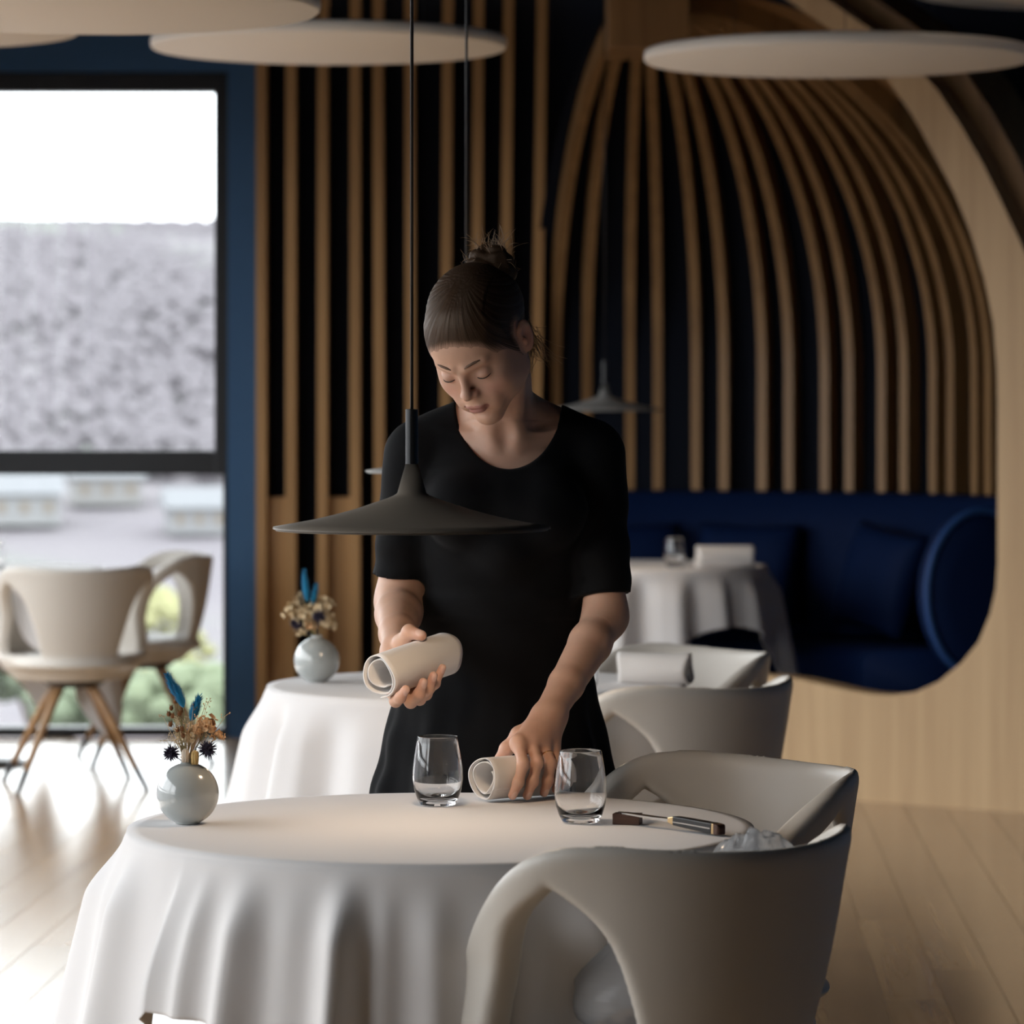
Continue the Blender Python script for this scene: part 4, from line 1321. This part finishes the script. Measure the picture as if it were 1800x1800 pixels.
ca_ = me.attributes.new('cover', 'FLOAT', 'POINT'); ca_.data.foreach_set('value', cov.astype(np.float32))
hair = obj('hair', me, person); hair['label'] = 'brown hair swept back from the forehead'
# the bun: a coil of thick twisted locks
def bun():
    ax = (hp(*BUN) - HC); ax /= np.linalg.norm(ax)
    ax = ax*.75 + np.array([.10, .05, .75]); ax /= np.linalg.norm(ax)
    e1 = np.cross(ax, [0, 1, 0]); e1 /= np.linalg.norm(e1); e2 = np.cross(ax, e1)
    ops = [(A, ell(bn - ax*.008, (.030, .030, .026), np.stack([e1, e2, ax], 1)), 0)]
    rs = np.random.RandomState(4)
    for lvl, (R_, h_, r_) in enumerate(((.029, -.006, .0145), (.024, .011, .0135), (.013, .023, .0125))):
        n = 16
        for k in range(n):
            t0, t1 = 2*PI*k/n + lvl, 2*PI*(k+1)/n + lvl
            w0, w1 = .003*math.sin(3*t0+lvl), .003*math.sin(3*t1+lvl)
            a_ = bn + (e1*math.cos(t0)+e2*math.sin(t0))*(R_+w0) + ax*(h_+w0); b_ = bn + (e1*math.cos(t1)+e2*math.sin(t1))*(R_+w1) + ax*(h_+w1)
            ops.append((A, cap(a_, b_, r_, r_), .003))
    v = Vol(bn-.065, bn+.065, .0018).run(ops)
    V, Q = v.mesh(); V = relax(V, Q, 1)
    me = np_mesh('hair_bun', V, Q, MH)
    def f(c):
        q = c-bn; x, y, z = q@e1, q@e2, q@ax
        rr = np.hypot(x, y); return np.stack([rr*22 + z*26, np.arctan2(y, x)*.6, z*0], 1)
    strand_attr(me, f)
    obj('hair_bun', me, person)
    return ax, e1, e2
bax, be1, be2 = bun()
# loose hairs: brown hair made paler, the backlight is in the colour
def flyaway():
    rs = random.Random(8); mb = MB()
    def strand(p, d, L, curl, n=8, r=.00032):
        p = Vector(p); d = Vector(d).normalized(); pts = [p.copy()]
        bend = Vector((rs.uniform(-1, 1), rs.uniform(-1, 1), rs.uniform(-1, 1)))
        for i in range(n):
            d = (d + bend*curl).normalized(); p = p + d*L/n; pts.append(p.copy())
        mb.tube(pts, [r]*n+[r*.4], 4)
    for k in range(90):
        a = rs.uniform(0, 2*PI); e = be1*math.cos(a)+be2*math.sin(a)
        p = bn + e*rs.uniform(0, .03) + bax*rs.uniform(.015, .03)
        strand(p, np.array(bax)*.6 + e*.5 + np.array([-.25, 0, .45]), rs.uniform(.018, .055), .2)
    for k in range(26):
        a = rs.uniform(0, 2*PI); e = be1*math.cos(a)+be2*math.sin(a)
        strand(bn + e*.036 + bax*rs.uniform(-.01, .012), np.array(e) + np.array(bax)*.4, rs.uniform(.012, .03), .3)
    # wisps at the nape beside the ear
    for k in range(85):
        p = hp(.060+rs.uniform(-.012, .010), -.052+rs.uniform(-.02, .012), -.035+rs.uniform(-.025, .02))
        strand(p, np.array([.35, .1, -1.0]) + np.array([rs.uniform(-.25, .35), rs.uniform(-.3, .3), 0]), rs.uniform(.04, .085), .16, 8)
    o = mb.build('loose_hair', mat_plain('backlit_loose_hair', (.30, .19, .105), .5), person); o['kind'] = 'stuff'; o['label'] = 'fine loose hairs around bun and nape'
flyaway()
# brows and lashes
MD = mat_plain('dark_brown_hair', (.045, .026, .017), .6)
MBR = mat_plain('brown_brow_hair', (.15, .085, .055), .7)
for s in (-1, 1):
    pts = [hp(s*.0125, .0925, .0190), hp(s*.020, .0908, .0218), hp(s*.030, .0868, .0240), hp(s*.039, .0805, .0240), hp(s*.0475, .0720, .0200)]
    pts = [p + HR @ np.array([0, -.0010, 0]) for p in pts]
    MB().tube(pts, [.0016, .0024, .0023, .0018, .0008], 6).build('eyebrow', MBR, person, smooth=True)
    ey = hp(s*.0315, .0735, -.0055)
    pts = []
    for t in np.linspace(-1, 1, 9):
        l_ = t*.0138; u_ = -.0030 - .0022*(1-t*t)
        f_ = .0150*math.sqrt(max(.02, 1-(l_/.0150)**2-(u_/.0120)**2)) + .0012
        pts.append(ey + HR @ np.array([l_, -f_, u_]))
    MB().tube(pts, [.0003, .0009, .0010, .0010, .0010, .0010, .0010, .0009, .0004], 6).build('eyelash', MD, person, smooth=True)
# thin gold ring
d = Vector(RING_D).normalized(); e1 = d.cross(Vector((0, 0, 1))).normalized(); e2 = d.cross(e1)
pts = [Vector(RING_C) + (e1*math.cos(2*PI*k/24) + e2*math.sin(2*PI*k/24))*.0096 for k in range(25)]
rg = MB().tube(pts, .0009, 6, caps=False).build('finger_ring', M['gold'], person, smooth=True); rg['label'] = 'thin gold ring'
# flat black shoes, out of sight below the cloth
for s in (-1, 1):
    ops = [(A, cap((-.02+s*.066, 6.372, .040), (-.02+s*.076, 6.20, .030), .042, .034), .0)]
    vv = Vol((-.02+s*.07-.07, 6.12, 0.0), (-.02+s*.07+.07, 6.45, .10), .005).run(ops + [('clip', (lambda X, Y, Z: np.maximum(.004-Z, Z-.066)+0*X+0*Y, (-.3, 6, -.1), (.3, 6.6, .2)), .01)])
    V, Q = vv.mesh(); obj('shoe', np_mesh('shoe', V, Q, M['black']), person)
# ------------------------------------------------------------------ vases with dried flowers
F_BLUE = mat_plain('teal_dyed_grass', (.018, .24, .45), .85, .1, noise=.25, nscale=60, sheen=.3)
F_BROWN = mat_plain('brown_seed_head', (.22, .10, .045), .85, .1, noise=.3, nscale=90)
F_CREAM = mat_plain('cream_dried_petal', (.72, .58, .38), .85, .1, noise=.2, nscale=60)
F_PEACH = mat_plain('peach_dried_petal', (.74, .47, .26), .85, .1, noise=.25, nscale=60)
F_PURPLE = mat_plain('dark_violet_thistle', (.060, .052, .085), .8, .15, noise=.3, nscale=90)
F_GREEN = mat_plain('pale_green_stem', (.36, .33, .17), .8, .1)
F_WHITE = mat_plain('ivory_bud', (.75, .64, .52), .8, .1)
F_YELL = mat_plain('straw_bud', (.62, .43, .18), .8, .1, noise=.3, nscale=120)

def vase(x, y, r, label):
    o = empty('vase', (x, y, ZT)); tag(o, label, 'vase', 'round ceramic vases')
    cz = r*.955
    prof = [(0, 0), (r*.36, 0), (r*.40, r*.012)]
    a0 = -66
    for k in range(30):
        a = rad(a0 + (75-a0)*k/29); prof.append((r*math.cos(a), cz + r*math.sin(a)))
    rt, zt_ = prof[-1]
    prof += [(rt*.93, zt_+r*.05), (rt*.90, zt_+r*.13), (rt*.80, zt_+r*.15), (rt*.70, zt_+r*.12), (rt*.68, zt_), (rt*.72, zt_-r*.15), (0, zt_-r*.5)]
    MB().lathe(prof, 72).build('body', M['vase'], o, smooth=True)
    return o, zt_+r*.13
def bouquet(x, y, zmouth, s, items, label, seed):
    """items in metres right of / above the vase mouth"""
    rs = random.Random(seed)
    o = empty('dried_flower_bouquet', (x, y, ZT+zmouth)); tag(o, label, 'flowers', 'dried flower bouquets')
    base = Vector((0, 0, -.022))
    def stem(p, mat=F_GREEN, r=.0007):
        p = Vector(p); mid = base.lerp(p, .5) + Vector((p.x*-.12, 0, .004))
        MB().tube([base + Vector((rs.uniform(-.004, .004), rs.uniform(-.004, .004), 0)), mid, p], r, 5).build('stem', mat, o)
    for it in items:
        kind = it[0]; p = Vector((it[1]*s, it[2]*s, it[3]*s))
        if kind == 'tail':
            q = Vector((it[4]*s, it[5]*s, it[6]*s)); w = it[7]*s
            stem(q); d = (p-q).normalized(); L = (p-q).length
            sd = d.cross(Vector((0, 1, 0))).normalized(); b = d.cross(sd); mb = MB()
            prof = [(0, .25), (.12, .72), (.35, 1), (.6, .92), (.82, .6), (.95, .28), (1, .06)]
            mb.tube([q + d*L*t for t, _ in prof], [w*k*.8 for _, k in prof], 12)
            for k in range(420):
                t = rs.random(); a = rs.uniform(0, 2*PI)
                kk = np.interp(t, [z[0] for z in prof], [z[1] for z in prof])
                e = sd*math.cos(a)+b*math.sin(a); p0 = q + d*L*t + e*w*kk*.7; p1 = p0 + (e*.6 + d*.9)*.0085*s*rs.uniform(.6, 1.2)
                f_ = d.cross(e)*.0008*s
                mb.add([p0-f_, p0+f_, p1], [[0, 1, 2]])
            t_ = mb.build('bunny_tail', F_BLUE, o); t_['label'] = 'blue dyed grass head'
        elif kind == 'thistle':
            R = it[4]*s; stem(p, F_PURPLE, .0009); mb = MB(); mb.ball(p, R*.36, 10, 7)
            for k in range(170):
                z = rs.uniform(-1, 1); a = rs.uniform(0, 2*PI); q = math.sqrt(1-z*z); d = Vector((q*math.cos(a), q*math.sin(a), z))
                L = R*rs.uniform(.7, 1.12); sd = d.cross(Vector((0, 0, 1))).normalized() if abs(z) < .95 else Vector((1, 0, 0))
                sd = sd*.0011*s; b = d.cross(sd)
                p0 = p + d*R*.3; p1 = p + d*L + Vector((rs.uniform(-1, 1), rs.uniform(-1, 1), rs.uniform(-1, 1)))*R*.08
                mb.add([p0+sd, p0-sd*.5+b, p0-sd*.5-b, p1], [[0, 1, 3], [1, 2, 3], [2, 0, 3]])
            mb.build('thistle', F_PURPLE, o)
        elif kind == 'bud':
            r = it[4]*s; stem(p, F_GREEN, .0004)
            mb = MB(); mb.ball(p, (r, r, r*1.15), 9, 6)
            for k in range(5):
                a = k*2*PI/5; mb.tube([p+Vector((r*.5*math.cos(a), r*.5*math.sin(a), r*.8)), p+Vector((r*.9*math.cos(a), r*.9*math.sin(a), r*1.7))], [r*.25, r*.04], 4)
            mb.build('seed_head', F_BROWN, o)
        elif kind == 'petals':
            R = it[4]*s; mat = {'cream': F_CREAM, 'peach': F_PEACH}[it[5]]; n = it[6]
            stem(p); mb = MB()
            for k in range(n):
                z = rs.uniform(-.5, 1); a = rs.uniform(0, 2*PI); q = math.sqrt(max(0, 1-z*z)); d = Vector((q*math.cos(a), q*math.sin(a), z))
                c = p + d*R*rs.uniform(.25, 1.0); sz = R*rs.uniform(.22, .38)
                u = d.cross(Vector((rs.uniform(-1, 1), rs.uniform(-1, 1), rs.uniform(-1, 1)))).normalized(); w = d.cross(u)
                V = [c-u*sz*.1]
                m = 8
                for j in range(m):
                    t = 2*PI*j/m; V.append(c + u*sz*math.cos(t) + w*sz*.8*math.sin(t) + d*sz*(.35+.22*math.sin(3*t+k)))
                mb.add(V, [[0, 1+j, 1+(j+1) % m] for j in range(m)])
            mb.build('petals', mat, o)
        elif kind == 'spray':
            mb = MB(); n = it[4]; R = it[5]*s
            for k in range(n):
                e = p + Vector((rs.gauss(0, R), rs.gauss(0, R*.7), rs.gauss(0, R*1.1)))
                mb.tube([base*.3, base.lerp(e, .6) + Vector((0, 0, .004)), e], [.0005, .0004, .0003], 4)
                for j in range(4):
                    t = e + Vector((rs.gauss(0, .004), rs.gauss(0, .004), rs.gauss(0, .004)))*s
                    mb.tube([e.lerp(p, .12), t], .00025, 4); mb.ball(t, .0011*s, 5, 4)
            mb.build('seed_spray', F_CREAM if it[6] == 'cream' else F_PEACH, o)
        elif kind == 'ivory' or kind == 'straw':
            mb = MB(); w, h_ = it[4]*s, it[5]*s; stem(p)
            mb.ball(p, (w, w, h_), 12, 8)
            for k in range(9):
                a = 2*PI*k/9
                mb.ball(p + Vector((w*.72*math.cos(a), w*.72*math.sin(a), -h_*.1)), (w*.34, w*.34, h_*.95), 6, 6)
            mb.build('bud', F_WHITE if kind == 'ivory' else F_YELL, o, smooth=True)
    return o
u = .000866
def px1(x, y, dy=0.0): return ((x-330)*u, dy, (1340-y)*u)
vx, vy = on_table(330, 1448)
o, zm = vase(vx, vy, .0478, 'round pale grey vase on the left of the nearest table')
it = [('tail', *px1(294, 1192, .002), *px1(311, 1231, .002), .0066), ('tail', *px1(309, 1210, -.004), *px1(323, 1248, -.004), .0072), ('tail', *px1(350, 1231, 0), *px1(336, 1272, 0), .0088)]
for (x_, y_, d_) in ((308,1238,.004),(301,1250,0),(297,1260,-.006),(304,1263,-.008),(320,1254,.006),(316,1259,-.004),(300,1278,-.006),(313,1287,-.012),(321,1286,-.014),(323,1297,-.012),(376,1276,-.006)):
    it.append(('bud', *px1(x_, y_, d_), .0034))
it += [('spray', *px1(322, 1285, 0), 22, .011, 'cream'), ('spray', *px1(355, 1275, .004), 20, .011, 'peach'), ('spray', *px1(312, 1305, -.004), 12, .008, 'cream'),
       ('petals', *px1(366, 1284, 0), .019, 'peach', 46), ('petals', *px1(383, 1300, .004), .012, 'peach', 22), ('petals', *px1(336, 1300, -.004), .013, 'cream', 30), ('petals', *px1(346, 1290, -.004), .012, 'peach', 20),
       ('thistle', *px1(301, 1328, -.006), .0165), ('thistle', *px1(366, 1322, -.006), .0185), ('ivory', *px1(327, 1332, -.012), .0062, .0105), ('straw', *px1(344, 1335, -.014), .0060, .0110)]
bouquet(vx, vy, zm, 1.0, it, 'dried flowers with three blue heads in the nearest vase', 3)
u2 = 8.37/F
def px2(x, y, dy=0.0): return ((x-557)*u2, dy, (1128-y)*u2)
vx2, vy2 = on_table(557, 1199)
o, zm2 = vase(vx2, vy2, .0520, 'round pale grey vase on the second table behind the lamp')
it = [('tail', *px2(534, 1014), *px2(540, 1068), .0095), ('tail', *px2(556, 1038, .004), *px2(549, 1076, .004), .0080),
      ('petals', *px2(515, 1086, 0), .024, 'cream', 30), ('petals', *px2(530, 1095, .004), .028, 'cream', 40), ('petals', *px2(565, 1085, .008), .032, 'cream', 60), ('petals', *px2(574, 1106, 0), .024, 'cream', 36), ('petals', *px2(527, 1122, -.01), .017, 'cream', 24),
      ('petals', *px2(546, 1112, -.01), .016, 'peach', 18), ('thistle', *px2(562, 1093, -.030), .020), ('thistle', *px2(521, 1106, -.016), .018), ('spray', *px2(525, 1066, 0), 8, .008, 'cream')]
bouquet(vx2, vy2, zm2, 1.0, it, 'dried cream flowers with two blue heads in the second vase', 6)

# ------------------------------------------------------------------ knife leaning on its wooden rest
bx_, by_ = on_table(1103, 1449)
kr = MB().box((-.021, -.012, 0), (.021, .012, .0165)).build('knife_rest', M['brown_block'], None, (bx_, by_, ZT), bevel=.0008)
kr.rotation_euler = (0, 0, rad(-14)); tag(kr, 'small dark brown wooden block under the blade of the knife', 'knife rest')
h0 = Vector((bx_-.012, by_+.002, ZT+.0165)); hx, hy = on_table(1264, 1470)
h1 = Vector((hx, hy, ZT+.0095))
kn = empty('table_knife', h0.lerp(h1, .45)); tag(kn, 'table knife with dark riveted handle lying right of the glasses', 'knife')
kd = (h1-h0); kl = kd.length; kd.normalize(); ks = kd.cross(Vector((0, 0, 1))).normalized(); kz = ks.cross(kd)
KM = Matrix((kd, ks, kz)).transposed().to_4x4(); KM.translation = h0
def kpart(name, secs, mat, bevel=0.0):
    """secs: (along, half width, z low, z high)"""
    V = []; Fc = []
    for a, w, zl, zh in secs:
        V += [(a, -w, zl), (a, w, zl), (a, w, zh), (a, -w, zh)]
    for i in range(len(secs)-1):
        for k in range(4): Fc.append([i*4+k, i*4+(k+1) % 4, i*4+4+(k+1) % 4, i*4+4+k])
    Fc += [[3, 2, 1, 0], [len(secs)*4-4+k for k in range(4)]]
    mb = MB().add([KM @ Vector(v_) - kn.location for v_ in V], Fc)
    return mb.build(name, mat, kn, weld=True, bevel=bevel)
m0 = kl*.52
kpart('blade', [(-.002, .0010, .0012, .0022), (.012, .0070, .0004, .0026), (m0*.7, .0080, .0002, .0034), (m0, .0062, .0, .0046)], M['steel'])
kpart('bolster', [(m0-.001, .0062, -.001, .0060), (m0+.008, .0068, -.003, .0085), (m0+.011, .0070, -.0035, .0092)], M['brass'], .0008)
kpart('handle', [(m0+.0105, .0072, -.0038, .0094), (m0+.035, .0080, -.0050, .0095), (kl-.012, .0090, -.0072, .0088), (kl-.008, .0090, -.0074, .0088)], M['black'], .0016)
kpart('pommel', [(kl-.0085, .0086, -.0072, .0084), (kl-.004, .0086, -.0072, .0082)], M['brass'], .0005)
kpart('end_cap', [(kl-.0042, .0090, -.0074, .0086), (kl+.004, .0086, -.0076, .0076), (kl+.007, .0060, -.0068, .0040)], M['brown_block'], .0012)
kpart('tang', [(m0+.012, .0081, .0004, .0020), (m0+.035, .0089, .0006, .0024), (kl-.010, .0099, .0000, .0020)], M['steel'])

# ------------------------------------------------------------------ crumpled clear bag left on the nearest chair
def plastic_bag():
    rs = np.random.RandomState(12)
    n, m = 110, 70
    D = rs.normal(size=(70, 3)); D /= np.linalg.norm(D, axis=1)[:, None]
    off = rs.uniform(-.8, .8, 70); amp = rs.choice([-1, 1], 70)*rs.uniform(.03, .075, 70)
    th, a = np.meshgrid(PI*np.arange(m+1)/m, 2*PI*np.arange(n)/n, indexing='ij')
    d = np.stack([np.sin(th)*np.cos(a), np.sin(th)*np.sin(a), np.cos(th)], -1).reshape(-1, 3)
    c = (np.abs(d @ D.T - off)*amp).sum(1)                                       # creases of a crumpled film
    tri = lambda q: np.abs((q % 1.0) - .5)
    w = sum(tri(d @ D[i]*rs.uniform(2.0, 4.5) + rs.uniform()) for i in range(9)) - 9*.25
    r = np.clip(1 + 1.0*(c - c.mean()) + .085*w, .76, 1.2)[:, None]
    V = d*r*np.array([.112, .108, .150])
    h_ = smooth01(-.10, .15, V[:, 2])
    V[:, :2] *= (1.12 - .50*h_)[:, None]
    V[:, 0] += .150*h_ - .030; V[:, 1] += .03*h_
    V[:, 0] = np.clip(V[:, 0], -.15, .185)
    V[:, 2] = np.maximum(V[:, 2], -.145)
    Fc = []
    for j in range(m):
        for k in range(n): Fc.append([j*n+k, (j+1)*n+k, (j+1)*n+(k+1) % n, j*n+(k+1) % n])
    mt, nt, p = new_mat('clear_plastic_film')
    nt.nodes.remove(p); out = nt.nodes['Material Output']
    tr = nt.nodes.new('ShaderNodeBsdfTransparent'); tr.inputs[0].default_value = (.95, .96, .97, 1)
    gl = nt.nodes.new('ShaderNodeBsdfGlossy'); gl.inputs['Roughness'].default_value = .12
    df0 = nt.nodes.new('ShaderNodeBsdfTranslucent'); df0.inputs[0].default_value = (.95, .96, .98, 1)
    df1 = nt.nodes.new('ShaderNodeBsdfDiffuse'); df1.inputs[0].default_value = (.92, .94, .97, 1)
    df = nt.nodes.new('ShaderNodeMixShader'); nt.links.new(df0.outputs[0], df.inputs[1]); nt.links.new(df1.outputs[0], df.inputs[2])
    m1 = nt.nodes.new('ShaderNodeMixShader'); m1.inputs[0].default_value = .36
    nt.links.new(tr.outputs[0], m1.inputs[1]); nt.links.new(df.outputs[0], m1.inputs[2])
    lw = nt.nodes.new('ShaderNodeFresnel'); lw.inputs['IOR'].default_value = 1.22
    m2 = nt.nodes.new('ShaderNodeMixShader')
    nt.links.new(lw.outputs[0], m2.inputs[0]); nt.links.new(m1.outputs[0], m2.inputs[1]); nt.links.new(gl.outputs[0], m2.inputs[2])
    nt.links.new(m2.outputs[0], out.inputs['Surface'])
    o = obj('plastic_bag', mesh_from('plastic_bag', V, Fc, mt), None, (.228, 5.195, .640))
    tag(o, 'crumpled clear plastic bag standing on the nearest chair', 'bag')
plastic_bag()
bpy.context.view_layer.update()
